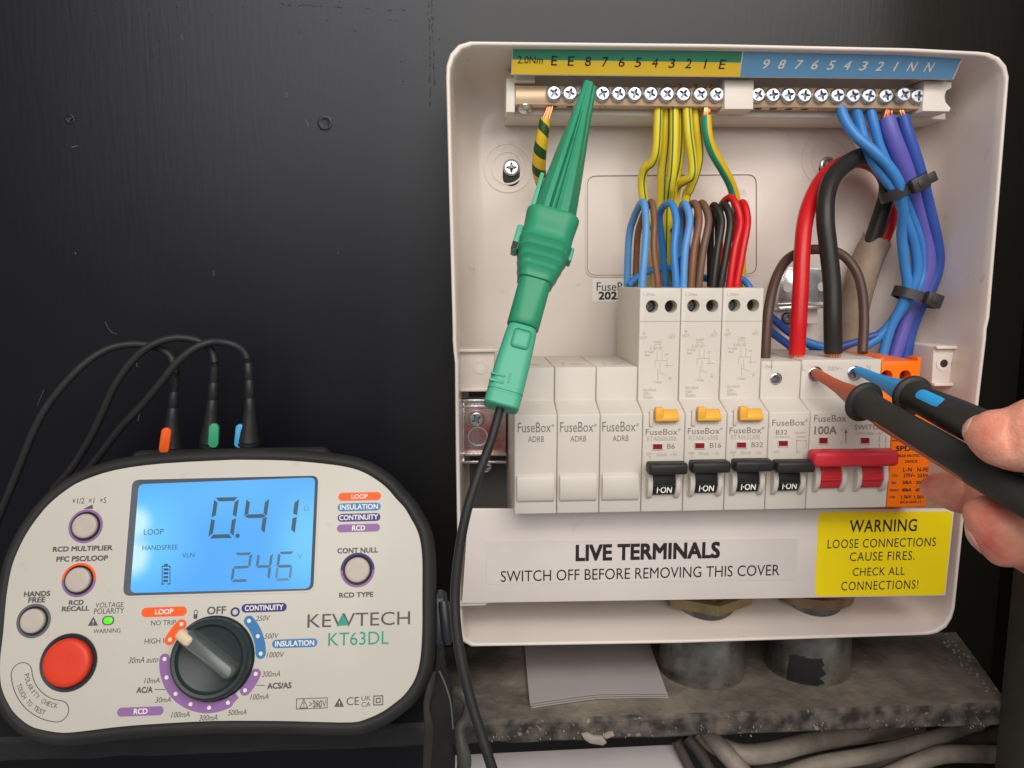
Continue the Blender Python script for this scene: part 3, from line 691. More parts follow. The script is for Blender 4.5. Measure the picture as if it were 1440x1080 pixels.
HANDLE = mat('toggle_black', (0.02, 0.02, 0.02), 0.48, var=0.1, vscale=90, bump=0.08, bscale=1500)
REDT = mat('toggle_red', (0.62, 0.03, 0.045), 0.42, var=0.04, vscale=60)
YEL = mat('test_button_yellow', (0.82, 0.42, 0.05), 0.4, var=0.04)
REDWIN = mat('indicator_red', (0.25, 0.01, 0.02), 0.3, var=0.05)
def toggle(t, xc, w, hw, m, zt, zb, handle=True, on=True, wall=None):
    """white cheeks, rounded toggle between them, bar across the top"""
    H = zt-zb
    for s in (-1, 1):
        pr_ = []
        for k in range(13):
            a = k/12; pr_.append((YA+0.4-4.6*math.sin(math.pi*min(1, 0.02+a*0.98))**0.6 if 0 < k < 12 else YA+0.6, zt+1.2-(H+3.6)*a))
        mb = MB(); xa = xc+s*(w/2+0.15); xb = xc+s*(w/2+2.4); mb.xprofile(pr_, min(xa, xb), max(xa, xb), 0.4); link('toggle_cheek', mb, BREAK, t, smooth=50)
    pr_ = []
    for k in range(13):
        a = k/12; pr_.append((YA+0.6-3.9*math.sin(math.pi*(0.10+0.80*a))**0.6, zt-H*a))
    pr_ += [(YA+0.6, zb), (YA+0.6, zt)]
    mb = MB(); mb.xprofile(pr_, xc-w/2, xc+w/2, 0.2)
    zr = zt-H*0.58; mb.box(xc-w/2+0.1, xc+w/2-0.1, YA-4.3, YA-2, zr-0.35, zr+0.35, 0.15)
    tg = link('toggle', mb, m, t, smooth=50)
    if on:
        pl = Plane((0, YA-3.45, 0), (1, 0, 0), (0, 0.22, 1)); mb = MB()
        mb.text(pl, 'I·ON', (xc-w*.33, 0, xc+w*.33, 2.6), 0.25, 0, 0.012, shear=0.15, px=False)
        lo = min(p.z for p in mb.v); mb.xf(Matrix.Translation((0, -0.35, zb+1.5-lo))); link('lettering', mb, WHITEINK, tg, smooth=0)
    if handle:
        mb = MB(); zc = zt+2.3; r = 2.5
        rings = []
        for x, k in ((xc-hw/2, .72), (xc-hw/2+0.35, .93), (xc-hw/2+1.0, 1), (xc, 1.0), (xc+hw/2-1.0, 1), (xc+hw/2-.35, .93), (xc+hw/2, .72)):
            q = rrect(-r*1.5*k, -r*k, r*1.5*k, r*k, r*.62*k, 4); rings.append([Vector((x, YA-6.5+a, zc+b)) for a, b in q])
        mb.loft(rings); link('handle', mb, m, tg, smooth=50)
def window(t, px, py, w=13, h=7.5, s=0):
    mb = MB(); mb.sheet(PA, [PA.uv(px-w/2, py+h/2), PA.uv(px+w/2, py+h/2), PA.uv(px+w/2, py-h/2), PA.uv(px-w/2, py-h/2)], 0.06)
    l = link('indicator', mb, REDWIN, t, smooth=0)
    mb = MB(); a = [PA.uv(px-w/2-.7, py+h/2+.7), PA.uv(px+w/2+1.6, py+h/2+.7), PA.uv(px+w/2+1.6, py-h/2-.7), PA.uv(px-w/2-.7, py-h/2-.7)]
    b = [PA.uv(px-w/2, py+h/2), PA.uv(px+w/2, py+h/2), PA.uv(px+w/2, py-h/2), PA.uv(px-w/2, py-h/2)]
    mb.ring(PA, a, b, 0.0, 0.45); link('indicator_frame', mb, BREAK, t, smooth=0)
def hole(t, px, py, r, kind, dep):
    """what sits at the bottom of a bored terminal hole"""
    c = U(px, py, YB); mb = MB(); mb.lathe([(r-.02, dep-0.5), (r-.02, dep-.05)], c, (0, 1, 0), n=28)
    link('terminal_cup', mb, kind, t, smooth=30)
    return c
def hole_screw(t, c, r, y, m, ox=0.0):
    s = screw_mb(r, 0.6, proud=0.5); s.xf(Matrix.Translation((c.x+ox, c.y+y, c.z)) @ YROT @ Matrix.Rotation(random.uniform(0, 1.5), 4, 'Z')); link('terminal_screw', s, [m, RECESS], t)
ZTALL = U(985, 405, YB).z
G2 = 'tall circuit breakers with yellow test buttons'
def cup_body(i, wide, zt, holes):
    """body with true bored holes in the upper front face"""
    return None
def rcbo(i, x_off, y_off, rating, code, label):
    t, x0, x1 = mod('residual_current_breaker', label, 'circuit breaker', i, zt=ZTALL, group=G2, holes=[(917+x_off+(3-i)*1.1, 431+y_off*.3, 2.85, 8), (943.5+x_off+(3-i)*1.1, 431+y_off*.3, 2.85, 8)])
    xc = (x0+x1)/2
    def X(p): return p+x_off
    for px, sc_ in ((917, 1), (943.5, 0)):
        c = hole(t, px+x_off+(3-i)*1.1, 431+y_off*.3, 2.85, HOLE, 8)
        if sc_: hole_screw(t, c, 2.4, 5.5, DARKST, -.25)
    mb = MB(); x = X(0)
    pl = PBk; mb.text(pl, '1.2Nm', (905+x, 411.5, 921+x, 416), 0.1, 1)
    for s, bx in (('N', (904, 467, 907, 471)), ('OUT', (900, 473, 910, 477)), ('L', (945, 467, 947, 471)), ('OUT', (940, 472, 950, 476)), ('Load', (920, 478, 930, 482)), ('N  OUT OUT', (914, 488, 932, 492)), ('In Supp', (907, 493, 919, 497)), ('Black', (907, 498, 914, 501)), ('I/P', (935, 497, 940, 500)), ('L Supply', (919, 535.5, 931, 539.5)), ('I∆n=30mA', (904.5, 546, 923, 550)), ('230V~', (904.5, 551.5, 916, 556)), ('50/60Hz', (904.5, 557, 919, 561.5))):
        b = (bx[0]+x, bx[1]+y_off, bx[2]+x, bx[3]+y_off); mb.text(pl, s, b, 0.1, 1)
    def ln(a, b, wd=0.16):
        p = Vector((*pl.uv(a[0]+x, a[1]+y_off), 0)); q = Vector((*pl.uv(b[0]+x, b[1]+y_off), 0)); d = (q-p).normalized(); e = Vector((-d.y, d.x, 0))*wd/2
        mb.sheet(pl, [tuple((p-e)[:2]), tuple((q-e)[:2]), tuple((q+e)[:2]), tuple((p+e)[:2])], 0.1, 1)
    for a, b in (((921, 484), (921, 488)), ((921, 484), (929, 484)), ((929, 484), (929, 488)), ((924, 494), (924, 507)), ((931, 494), (931, 507)), ((921, 507), (938, 507)), ((921, 507), (921, 517)), ((938, 503), (938, 517)), ((928, 510), (928, 522)), ((934, 514), (946, 514)), ((925, 523), (936, 527)), ((925, 517), (925, 535)), ((940, 530), (944, 534)), ((944, 530), (940, 534))): ln(a, b)
    z = x_off; y = y_off*.45
    pa = PA; mb.text(pa, 'TEST', (926+z, 593.3+y, 941+z, 597+y), 0.1, 1)
    mb.text(pa, 'FuseBox', (908+z, 603+y, 953+z, 611.5+y), 0.1, 0, 0.004); mb.text(pa, '®', (953.5+z, 602.5+y, 957+z, 606+y), 0.1, 0)
    mb.text(pa, code, (910+z, 613.5+y, 951+z, 620+y), 0.1, 1, 0.004)
    mb.text(pa, rating, ((938 if len(rating) == 2 else 939)+z, 624+y, (949 if len(rating) == 2 else 955)+z, 631+y), 0.1, 0, 0.004)
    mb.text(pa, '30mA', (923+z, 636.5+y, 938+z, 641.5+y), 0.1, 1); mb.text(pa, '6000', (909+z, 636.5+y, 917+z, 640+y), 0.1, 1); mb.text(pa, '3', (912+z, 641.5+y, 915+z, 644+y), 0.1, 1); mb.text(pa, '~ Hz', (942+z, 636+y, 952+z, 641+y), 0.1, 1)
    link('lettering', mb, [GREYINK, PALEINK], t, smooth=0)
    window(t, 924.5+z, 628+y)
    # wedge shaped test button
    za, zb_ = U(930, 573.5, YA).z, U(930, 592, YA).z
    xa = PA.uv(917+z, 583)[0]; xb = PA.uv(953+z, 583)[0]
    mb = MB(); mb.xprofile([(YA+1, zb_), (YA-2.4, zb_), (YA-2.8, zb_+0.8), (YA-2.7, zb_+2.2), (YA-0.8, za-1.3), (YA+1, za-.6)], xa+1.0, xb, 0.5); mb.box(xa+0.8, xa+4.6, YA-2.9, YA+0.5, zb_+1.2, za+0.5, 0.7)
    link('test_button', mb, YEL, t)
    mb = MB(); mb.box(xa-1.2, xa+0.3, YA-1.0, YA+.5, zb_-2.2, za-1.2, 0.3); link('button_guard', mb, BREAK, t)
    toggle(t, xc, 9.9, 17.0, HANDLE, U(930, 663+y*1.0, YA-4).z, U(930, 698+y*1.0, YA-4).z)
    # seam where the two halves of the case meet
    mb = MB(); s = U(900, 452, YB).z; mb.box(x0+0.3, x1-.3, YB-0.12, YB+.3, s-0.12, s+.12); link('case_seam', mb, PALEINK, t, smooth=0)
    return t
rcbo(3, 0, 0, 'B6', 'RTA060630B', 'tall breaker marked B6, next to the blank modules')
rcbo(4, 59.2, -3, 'B16', 'RTA061630B', 'tall breaker marked B16, between the B6 and B32 ones')
rcbo(5, 117.8, -5, 'B32', 'RTA063230B', 'tall breaker marked B32 with yellow test button, two red wires on top')
# short breaker
def mcb():
    t, x0, x1 = mod('circuit_breaker', 'short breaker marked B32 without test button, beside the red main switch', 'circuit breaker', 6, zt=U(1090, 508, YB).z, holes=[(1091.5, 533, 2.9, 4)])
    hole_screw(t, hole(t, 1091.5, 533, 2.9, HOLE, 4), 2.75, 0.9, ZINC)
    mb = MB(); mb.text(PBk, '1.2Nm', (1072, 513, 1086, 517.5), 0.1, 1)
    mb.text(PA, 'FuseBox', (1086, 590, 1132, 598.5), 0.1, 0, 0.004); mb.text(PA, '®', (1132.3, 589.5, 1135.5, 593), 0.1, 0)
    mb.text(PA, 'B32', (1091, 604.5, 1107, 611), 0.1, 0, 0.004); mb.text(PA, 'RTM0632', (1090.5, 613, 1111, 616), 0.1, 1); mb.text(PA, '230/400V~', (1117, 607, 1134, 610), 0.1, 1); mb.text(PA, '50/60Hz', (1120, 612.5, 1134, 615.5), 0.1, 1)
    mb.text(PA, '6000', (1088, 633.5, 1096, 637), 0.1, 1)
    for a in ((1120, 619, 1121, 636), (1120, 619, 1127, 620), (1129, 619, 1134, 620), (1133, 619, 1134, 630), (1120, 635, 1125, 636)):
        q = [PA.uv(a[0], a[3]), PA.uv(a[2], a[3]), PA.uv(a[2], a[1]), PA.uv(a[0], a[1])]; mb.sheet(PA, q, 0.1, 1)
    link('lettering', mb, [GREYINK, PALEINK], t, smooth=0)
    window(t, 1101, 623.5)
    toggle(t, (x0+x1)/2-.2, 9.7, 17.2, HANDLE, U(1107, 660, YA-4).z, U(1107, 692.5, YA-4).z)
    mb = MB(); mb.box(x0+4.5, x0+5.0, YB-.1, YB+.2, U(1090, 521, YB).z, U(1090, 506.5, YB).z); link('case_seam', mb, PALEINK, t, smooth=0)
mcb()
def main_switch():
    t, x0, x1 = mod('main_switch', 'double width main switch with red handle marked 100A', 'main switch', 7, 2, zt=U(1180, 505.5, YB).z, holes=[(1147, 526, 3.5, 4), (1202, 525, 3.5, 4)])
    hole_screw(t, hole(t, 1147, 526, 3.5, HOLE, 4), 3.3, 1.4, ZINC); hole_screw(t, hole(t, 1202, 525, 3.5, HOLE, 4), 3.3, 0.8, ZINC)
    mb = MB(); mb.text(PBk, 'L', (1128, 513, 1132, 521), 0.1, 1); mb.text(PBk, '230V~', (1164, 515, 1185, 521), 0.1, 1); mb.text(PBk, 'N', (1219, 513, 1224, 520), 0.1, 1)
    mb.text(PA, 'FuseBox', (1145, 583.5, 1190, 593), 0.1, 0, 0.006); mb.text(PA, '100A', (1145.5, 599.5, 1176.5, 610.5), 0.1, 0, 0.014)
    mb.text(PA, 'SWITCH', (1201.5, 597, 1242, 604), 0.1, 0); mb.text(PA, '230V/400V~ AC', (1202, 607.5, 1242, 611.5), 0.1, 1)
    mb.text(PA, 'I', (1183, 602, 1184.2, 606), 0.1, 1); mb.text(PA, '0', (1181, 620, 1185, 625), 0.1, 1)
    q = [PA.uv(1188.8, 624), PA.uv(1190, 624), PA.uv(1190, 608), PA.uv(1188.8, 608)]; mb.sheet(PA, q, 0.1)
    q = [PA.uv(1187.2, 609), PA.uv(1191.6, 609), PA.uv(1189.4, 602)]; mb.sheet(PA, q, 0.1)
    for dx in (0, 9):
        for a in ((1236, 613, 1237, 620), (1234, 620, 1239, 621), (1236, 623, 1237, 630)):
            q = [PA.uv(a[0]+dx, a[3]), PA.uv(a[2]+dx, a[3]), PA.uv(a[2]+dx, a[1]), PA.uv(a[0]+dx, a[1])]; mb.sheet(PA, q, 0.1, 1)
    link('lettering', mb, [GREYINK, PALEINK], t, smooth=0)
    window(t, 1157.5, 619.5, 12, 8); window(t, 1216, 619.5, 12, 8)
    for px in (1164.5, 1222):
        xc = PA.uv(px, 672)[0]-.2; toggle(t, xc, 9.6, 0, REDT, U(1165, 655, YA-4).z, U(1165, 689, YA-4).z, handle=False, on=False)
    mb = MB(); zc = U(1200, 644, YA-8).z; xa = U(1141, 644, YA-8).x; xb = U(1260, 644, YA-8).x
    rings = []
    for x, k in ((xa, .62), (xa+.5, .88), (xa+1.5, 1), ((xa+xb)/2-3, 1), ((xa+xb)/2-2, .985), ((xa+xb)/2+4, .985), ((xa+xb)/2+5, 1), (xb-1.6, 1), (xb-.5, .88), (xb, .6)):
        q = rrect(-4.2*k, -3.5*k, 4.2*k, 3.5*k, 2.0*k, 5); rings.append([Vector((x, YA-7+a, zc+b)) for a, b in q])
    mb.loft(rings); link('handle', mb, REDT, t, smooth=50)
main_switch()
SPDO = mat('surge_orange', srgb(255, 118, 4), 0.42, var=0.03, bump=0.04, bscale=1500)
def spd():
    t, x0, x1 = mod('surge_protector', 'orange surge protection module at the right end of the row', 'surge protector', 9, zt=U(1260, 508, YB).z, body=SPDO, holes=[(1247, 529, 2.8, 7), (1273, 529, 2.8, 7)])
    for px in (1247, 1273): hole_screw(t, hole(t, px, 529, 2.8, mat('orange_recess', (0.10, 0.02, 0.005), 0.5, var=0.05), 7), 2.3, 5.5, mat('recess_screw', (0.10, 0.04, 0.02), 0.4, .6, var=0.1))
    mb = MB()
    for xa in (x0-.3, x1-1.2): mb.box(xa, xa+1.8, YB+1, YB+9, U(1260, 508, YB).z-0.5, U(1260, 503, YB).z, .3)
    link('top_lug', mb, SPDO, t)
    mb = MB()
    for s, b, bo in (('SPDC2', (1260, 627, 1296, 634), .02), ('SURGE PROTECTION', (1259, 639, 1306, 642.5), .01), ('DEVICE', (1273, 647, 1290, 650.5), .01), ('L-N', (1270, 657.5, 1282, 663), .01), ('N-PE', (1290, 657.5, 1305, 663), .01),
                     ('Uc:', (1255, 666.5, 1263, 670.5), .01), ('275V~', (1270.5, 666, 1287, 671), .012), ('255V', (1290, 666, 1305, 671), .012), ('In:', (1254, 676.5, 1260, 680.5), .01), ('20kA', (1269, 676, 1282, 680.5), .012), ('20kA', (1288, 676, 1302, 680.5), .012),
                     ('Imax', (1252, 687, 1264, 690.5), .01), ('40kA', (1268, 686.5, 1281.5, 691), .018), ('40kA', (1287, 686.5, 1300, 691), .012), ('Up:', (1251, 697, 1259, 701), .01), ('1.5kV', (1267, 696.5, 1281.5, 701), .012), ('1.5kV', (1285.5, 696.5, 1300, 701), .012), ('IEC61643-11', (1266, 704, 1295, 707.5), .008)):
        mb.text(PA, s, b, 0.1, 0, bo)
    link('lettering', mb, INK, t, smooth=0)
    mb = MB(); mb.box(x0+.4, x1-.4, YA-.08, YA+.2, U(1280, 620, YA).z, U(1280, 618.5, YA).z); link('case_seam', mb, mat('seam_dark_orange', (.2, .05, .01), .6, var=0), t, smooth=0)
spd()

# ================================================================== WIRES
def wire(name, label, pts, rad, m, group=None, n=12, cat='wire', extra=None, base=None, sub=7, spin=0.0):
    P = PP(pts); mb = MB(); mb.tube(P, rad, n, sub, spin=spin)
    o = solo(name, mb, m, P[-1] if base is None else base, label, cat, group, smooth=60)
    return o
GE = 'thin earth wires below the earth bar'
r = 2.2
def strands(pts, n, rr, parent=None, spread=1.2):
    mb = MB()
    for i in range(n):
        d = Vector((random.uniform(-spread, spread), random.uniform(-spread*.6, spread*.6), 0)); mb.tube([p+d*(.6+.4*j) for j, p in enumerate(PP(pts))], rr, 6, 3)
    return mb
ew = [('earth wire kinked out to the left below the earth bar', [(926, 148, -36), (925, 180, -36), (923, 212, -35), (917, 228, -32), (907, 237, -28), (903, 256, -24), (906, 285, -22), (912, 320, -20), (920, 360, -18), (926, 425, -18)]),
      ('earth wire running straight down behind the first blue loop', [(936, 149, -33), (935, 200, -30), (931, 240, -27), (930, 290, -22), (932, 340, -20), (936, 425, -18)]),
      ('earth wire ending in a square bend behind its straight neighbour', [(948, 149, -36), (948, 195, -37), (946, 238, -36), (943, 262, -33), (940, 300, -24), (938, 425, -18)]),
      ('third thickest looking earth wire in the middle of the fan', [(957, 150, -33), (958, 190, -32), (955, 230, -30), (948, 262, -27), (946, 300, -22), (944, 425, -18)]),
      ('earth wire bending back left at a sharp elbow', [(966, 150, -37), (969, 190, -38), (974, 228, -37), (973, 247, -36), (963, 254, -32), (952, 264, -26), (949, 300, -21), (950, 425, -18)]),
      ('rightmost of the thin earth wires, bent towards the brown loops', [(976, 150, -34), (980, 185, -33), (983, 218, -31), (978, 245, -28), (970, 266, -25), (964, 290, -22), (962, 425, -18)])]
ew[3] = ('earth wire in the middle of the fan between the square bend and the elbow', ew[3][1])
ew[0], ew[1] = ew[0], ew[1]
for (lab, pts), sp_ in zip(ew, (-.35, -.6, .5, .1, -.2, -.7)): wire('earth_wire', lab, pts, r, EARTHW, GE, spin=sp_, n=16)
def half_earth():
    P = [(993, 163, -38), (995, 190, -38), (1003, 214, -36), (1018, 240, -32), (1030, 265, -27), (1037, 300, -22), (1041, 350, -19), (1043, 425, -18)]
    o = thing('earth_wire', 'thick earth wire striped half green and half yellow right of the thin ones', 'wire', PP(P)[-1])
    mb = MB(); mb.tube(PP(P), 2.5, 14, 7); link('insulation', mb, EARTH2, o, smooth=60)
    link('copper_end', strands([(993, 147, -38), (993, 156, -38.5), (993, 164, -38)], 14, 0.8, spread=2.0), COPPER, o)
half_earth()
def spiral_earth():
    P = [(767, 166, -38), (763, 190, -37), (759, 215, -34), (758, 240, -28), (763, 258, -20), (772, 275, -10), (778, 282, -3)]
    o = thing('earth_wire', 'old earth wire with twisted green and yellow bands under the first earth screw', 'wire', PP(P)[-1])
    mb = MB(); mb.tube(PP(P), [2.4, 2.9, 3.3, 3.4, 3.2, 2.8, 2.4], 16, 8); link('insulation', mb, EARTH3, o, smooth=60)
    link('copper_end', strands([(776, 121, -38), (774, 148, -38), (767, 168, -38)], 9, 0.42, spread=1.1), COPPER, o)
spiral_earth()
mb = MB()
for x in (938, 955, 977, 998): mb.tube(PP([(x-4, 127, -37), (x-3, 121, -37.5), (x, 119, -38), (x+3, 121, -37.5), (x+4, 127, -37)]), 0.45, 6, 3)
bars = [o for o in tb.children if o.name.startswith('brass_bar')]
link('bent_copper_end', mb, COPPER, tb)
Yf, Yt, Yb = -60, -48, -30
def loop(label, m, fx, fb, top, bx, name='circuit_wire', rr=1.75, ty=None):
    """out of the breaker top, over, and down behind it"""
    x0, x1, x2 = fx       # px at y=403, 350, 305 on the front leg
    pts = [(x0, 425, Yf+2), (x0, 402, Yf), (x1, 352, Yf+2), (x2, 310, Yf+6), (top[0], top[1]+3, Yt), (bx[0], bx[1], Yb-6), (bx[2], bx[3], Yb), (bx[4], 440, Yb)]
    wire(name, label, pts, rr, m, 'circuit wires looping into the breaker tops', sub=8)
loop('pale blue wire looping into the B6 breaker, leftmost of the loops', BLUEW2, (902.5, 907, 908.5), 0, (904, 281), (892, 305, 884, 340, 881))
loop('brown wire snaking up behind the first blue loop', BROWNW, (925, 919.5, 920), 0, (915, 281), (899, 320, 895, 360, 893), rr=1.55)
loop('bright blue wire forming the wide loop on the B6 breaker right side', BLUEW, (951, 948, 951), 0, (943, 283), (928, 300, 931, 345, 940))
loop('pale blue wire looping into the B16 breaker beside the brown loops', BLUEW2, (961, 963.5, 970), 0, (963, 284), (957, 300, 956, 350, 956))
loop('reddish brown wire looping into the B16 breaker', BROWNW, (972, 976, 983), 0, (977, 283), (966, 300, 966, 350, 966))
loop('dull brown wire looping into the B16 breaker beside the black loops', mat('dull_brown_insulation', (0.15, 0.08, 0.05), 0.4, var=0.08), (982.5, 989, 996.5), 0, (988, 283), (981, 300, 980, 350, 980))
loop('black wire looping up next to the brown loops', BLACKW, (1003, 1009, 1014.5), 0, (1004, 286), (1000, 310, 999, 350, 999))
loop('black wire looping up next to the red loops', BLACKW, (1013.5, 1022, 1027), 0, (1018, 284), (1011, 305, 1010, 350, 1010))
loop('red wire making the higher of the two red loops', REDW, (1026, 1033, 1041), 0, (1028, 275), (1010, 300, 1012, 350, 1012))
loop('red wire making the lower, right hand red loop', REDW, (1036, 1044.5, 1051), 0, (1044, 282), (1033, 310, 1035, 350, 1035))
wire('neutral_wire', 'blue wire lying across behind the loops above the breaker tops', [(884, 402, -34), (896, 390, -32), (920, 379, -30), (950, 378, -26), (985, 390, -24), (1012, 393, -24), (1040, 391, -26), (1054, 404, -30), (1060, 430, -30)], 1.7, BLUEW)
wire('neutral_wire', 'blue wire rising steeply from the first breaker behind the blue loop', [(935, 425, -38), (950, 392, -36), (958, 360, -30), (955, 330, -26), (944, 322, -24)], 1.5, DBLUEW)
def tail(label, m, pts, rad, name):
    P = PP(pts); o = thing(name, label, 'supply cable', P[0])
    mb = MB(); mb.tube([P[0]-Vector((0, 0, 1.5))]+P[1:], rad, 20, 8); link('insulation', mb, m, o, smooth=60)
    mb = MB(); c = P[0]
    for k in range(16):
        a = k*2*math.pi/16; d = Vector((math.cos(a)*rad*.72, math.sin(a)*rad*.72, 0)); mb.tube([c+d+Vector((0, 0, .6)), c+d-Vector((0, 0, 3.2))], 0.6, 6, 1)
    link('copper_strand', mb, COPPER, o, kind=None)
tail('thick red supply cable rising from the main switch', REDW, [(1121, 494, -58), (1123, 455, -58), (1126, 405, -56), (1128, 355, -52), (1132, 312, -47), (1142, 278, -40), (1160, 248, -32), (1185, 230, -25), (1212, 226, -20), (1238, 240, -17), (1252, 275, -15), (1251, 310, -13), (1240, 340, -12)], 3.75, 'supply_tail')
tail('thick black supply cable arching over beside the red one', BLACKW, [(1172, 492, -60), (1171, 450, -60), (1170, 400, -58), (1165, 350, -56), (1161, 312, -54), (1162, 276, -50), (1172, 248, -45), (1192, 229, -38), (1216, 220, -32), (1242, 236, -26), (1248, 268, -22), (1238, 305, -20), (1224, 345, -18)], 4.15, 'supply_tail')
def sheath():
    m = mat('old_grey_sheath', (0.30, 0.235, 0.18), 0.6, var=0.2, vscale=60, bump=0.25, bscale=260, rgb2=(0.22, 0.15, 0.10))
    P = PP([(1233, 338, -16), (1222, 360, -16), (1210, 395, -16), (1200, 440, -17), (1192, 500, -18), (1188, 560, -18)])
    o = thing('cable_sheath', 'cut back dirty grey sheath of the old supply cable', 'cable sheath', P[-1])
    mb = MB(); mb.tube(P, [7.4, 7.8, 7.8, 7.4, 7.0, 7.0], 28, 6, caps=False)
    # ragged mouth
    for k in range(28):
        q = mb.v[k]; q += Vector((0, 0, random.uniform(-1.2, 1.6)))
    link('sheath', mb, m, o, smooth=60)
    mb = MB(); mb.tube([P[0].lerp(P[1], .12), P[1], P[2]], 6.9, 20, 4); link('filler', mb, HOLE, o)
sheath()
wire('link_wire', 'dark brown link wire arching behind the red and black cables', [(1076, 512, -56), (1077, 480, -55), (1081, 435, -52), (1090, 395, -46), (1106, 366, -40), (1130, 353, -36), (1155, 351, -34), (1182, 357, -34), (1202, 378, -37), (1212, 408, -42), (1215, 450, -48), (1213, 496, -54)], 2.4, DBROWNW, sub=8)
GN = 'blue neutral wires hanging from the neutral bar'
wire('neutral_wire', 'bright blue wire slanting from the neutral bar into the first cable tie', [(1182, 150, -38), (1188, 168, -40), (1203, 190, -43), (1228, 212, -46), (1250, 234, -47), (1266, 262, -46), (1270, 295, -42), (1268, 330, -36), (1272, 370, -33), (1276, 402, -32), (1268, 430, -30), (1252, 462, -28), (1240, 505, -28)], 2.5, BLUEW, GN)
wire('neutral_wire', 'bright blue wire crossing under the slanting one to the tie', [(1203, 151, -37), (1208, 170, -37), (1216, 200, -38), (1228, 228, -41), (1246, 252, -43), (1262, 275, -43), (1274, 310, -39), (1286, 345, -34), (1290, 378, -32), (1284, 405, -31), (1268, 434, -29), (1240, 470, -26), (1215, 488, -24)], 2.5, BLUEW, GN)
wire('neutral_wire', 'bright blue wire left of the violet cable at the neutral bar', [(1223, 151, -37), (1229, 175, -38), (1237, 205, -38), (1250, 235, -38), (1264, 262, -38), (1280, 300, -34), (1296, 345, -29), (1299, 380, -28), (1288, 410, -28), (1262, 445, -25), (1225, 478, -22), (1180, 486, -20)], 2.3, BLUEW, GN)
wire('neutral_wire', 'thick violet blue wire in the middle of the bundle', [(1247, 166, -38), (1254, 190, -39), (1266, 222, -38), (1279, 255, -36), (1292, 295, -32), (1302, 340, -28), (1304, 380, -27), (1293, 414, -26), (1275, 450, -24), (1255, 510, -24)], [3.8, 4.1, 4.3, 4.1, 4.1, 4.2, 4.2, 3.8, 3.6, 3.6], VIOLW, GN, n=16)
wire('neutral_wire', 'dark blue wire on the right side of the bundle, bulging at the bottom', [(1269, 163, -38), (1277, 190, -39), (1287, 220, -39), (1297, 255, -38), (1308, 300, -34), (1317, 340, -30), (1319, 372, -28), (1310, 402, -27), (1294, 432, -26), (1280, 470, -24), (1270, 520, -24)], 3.0, DBLUEW, GN, n=14)
mb = strands([(1250, 149, -38), (1249, 158, -38.5), (1248, 168, -38)], 10, 0.75, spread=1.9); mb2 = strands([(1264, 150, -38), (1267, 158, -38.3), (1269, 165, -38)], 7, 0.6, spread=1.3)
mb.add(mb2.v, mb2.f); link('copper_end', mb, COPPER, tb)
for k, (lab, pts) in enumerate((('blue wire low behind the red cable, upper of the crossing pair', [(1078, 440, -30), (1092, 452, -28), (1108, 466, -26), (1130, 480, -24), (1150, 492, -24)]), ('blue wire low behind the red cable, lower of the crossing pair', [(1078, 462, -30), (1094, 474, -28), (1110, 486, -28), (1125, 500, -28)]), ('short blue wire between the feet of the red and black cables', [(1128, 478, -24), (1145, 484, -26), (1160, 489, -28), (1172, 500, -28)]), ('blue wire passing behind the dark brown link at the main switch', [(1182, 488, -24), (1200, 482, -24), (1222, 474, -25), (1240, 470, -26)]))):
    wire('neutral_wire', lab, pts, 2.0, DBLUEW if k != 2 else BLUEW)
def cable_tie(label, px, py, Y, ang, rx, ry, L):
    t = thing('cable_tie', label, 'cable tie', U(px, py, Y)); M = Matrix.Translation(U(px, py, Y)) @ Matrix.Rotation(R(ang), 4, 'Y')
    mb = MB(); n = 36; w_ = 2.5; ring = []
    for rr in (0, 1):
        for z in (-w_, w_): ring.append([Vector(((rx+rr*.8)*math.cos(2*math.pi*i/n), (ry+rr*.8)*math.sin(2*math.pi*i/n), z)) for i in range(n)])
    mb.loft([ring[0], ring[1], ring[3], ring[2]], closed=True); mb.xf(M)
    m = mat('tie_black', (0.035, 0.032, 0.03), 0.38, var=0.1); link('band', mb, m, t)
    mb = MB(); hx = L[0]; mb.box(hx-4.2, hx+4.2, -ry-4.6, -ry-0.6, -3.4, 3.4, 0.7); mb.box(hx-1.6, hx+1.6, -ry-5.0, -ry-4.4, -1.6, 1.6, .2); mb.xf(M); h = link('head', mb, m, t)
    mb = MB()
    if L[1]: mb.box(hx+4, hx+L[1], -ry-4.0, -ry-2.8, -2.4, 2.4, 0.4); mb.xf(M); link('cut_end', mb, m, t)
cable_tie('black cable tie with cut end sticking out, high on the blue bundle', 1271, 264, -40, -27, 11.5, 8, (1.5, 8.5))
cable_tie('black cable tie round the lower part of the blue bundle', 1287, 418, -29, 18, 11, 7.5, (3.5, 0))

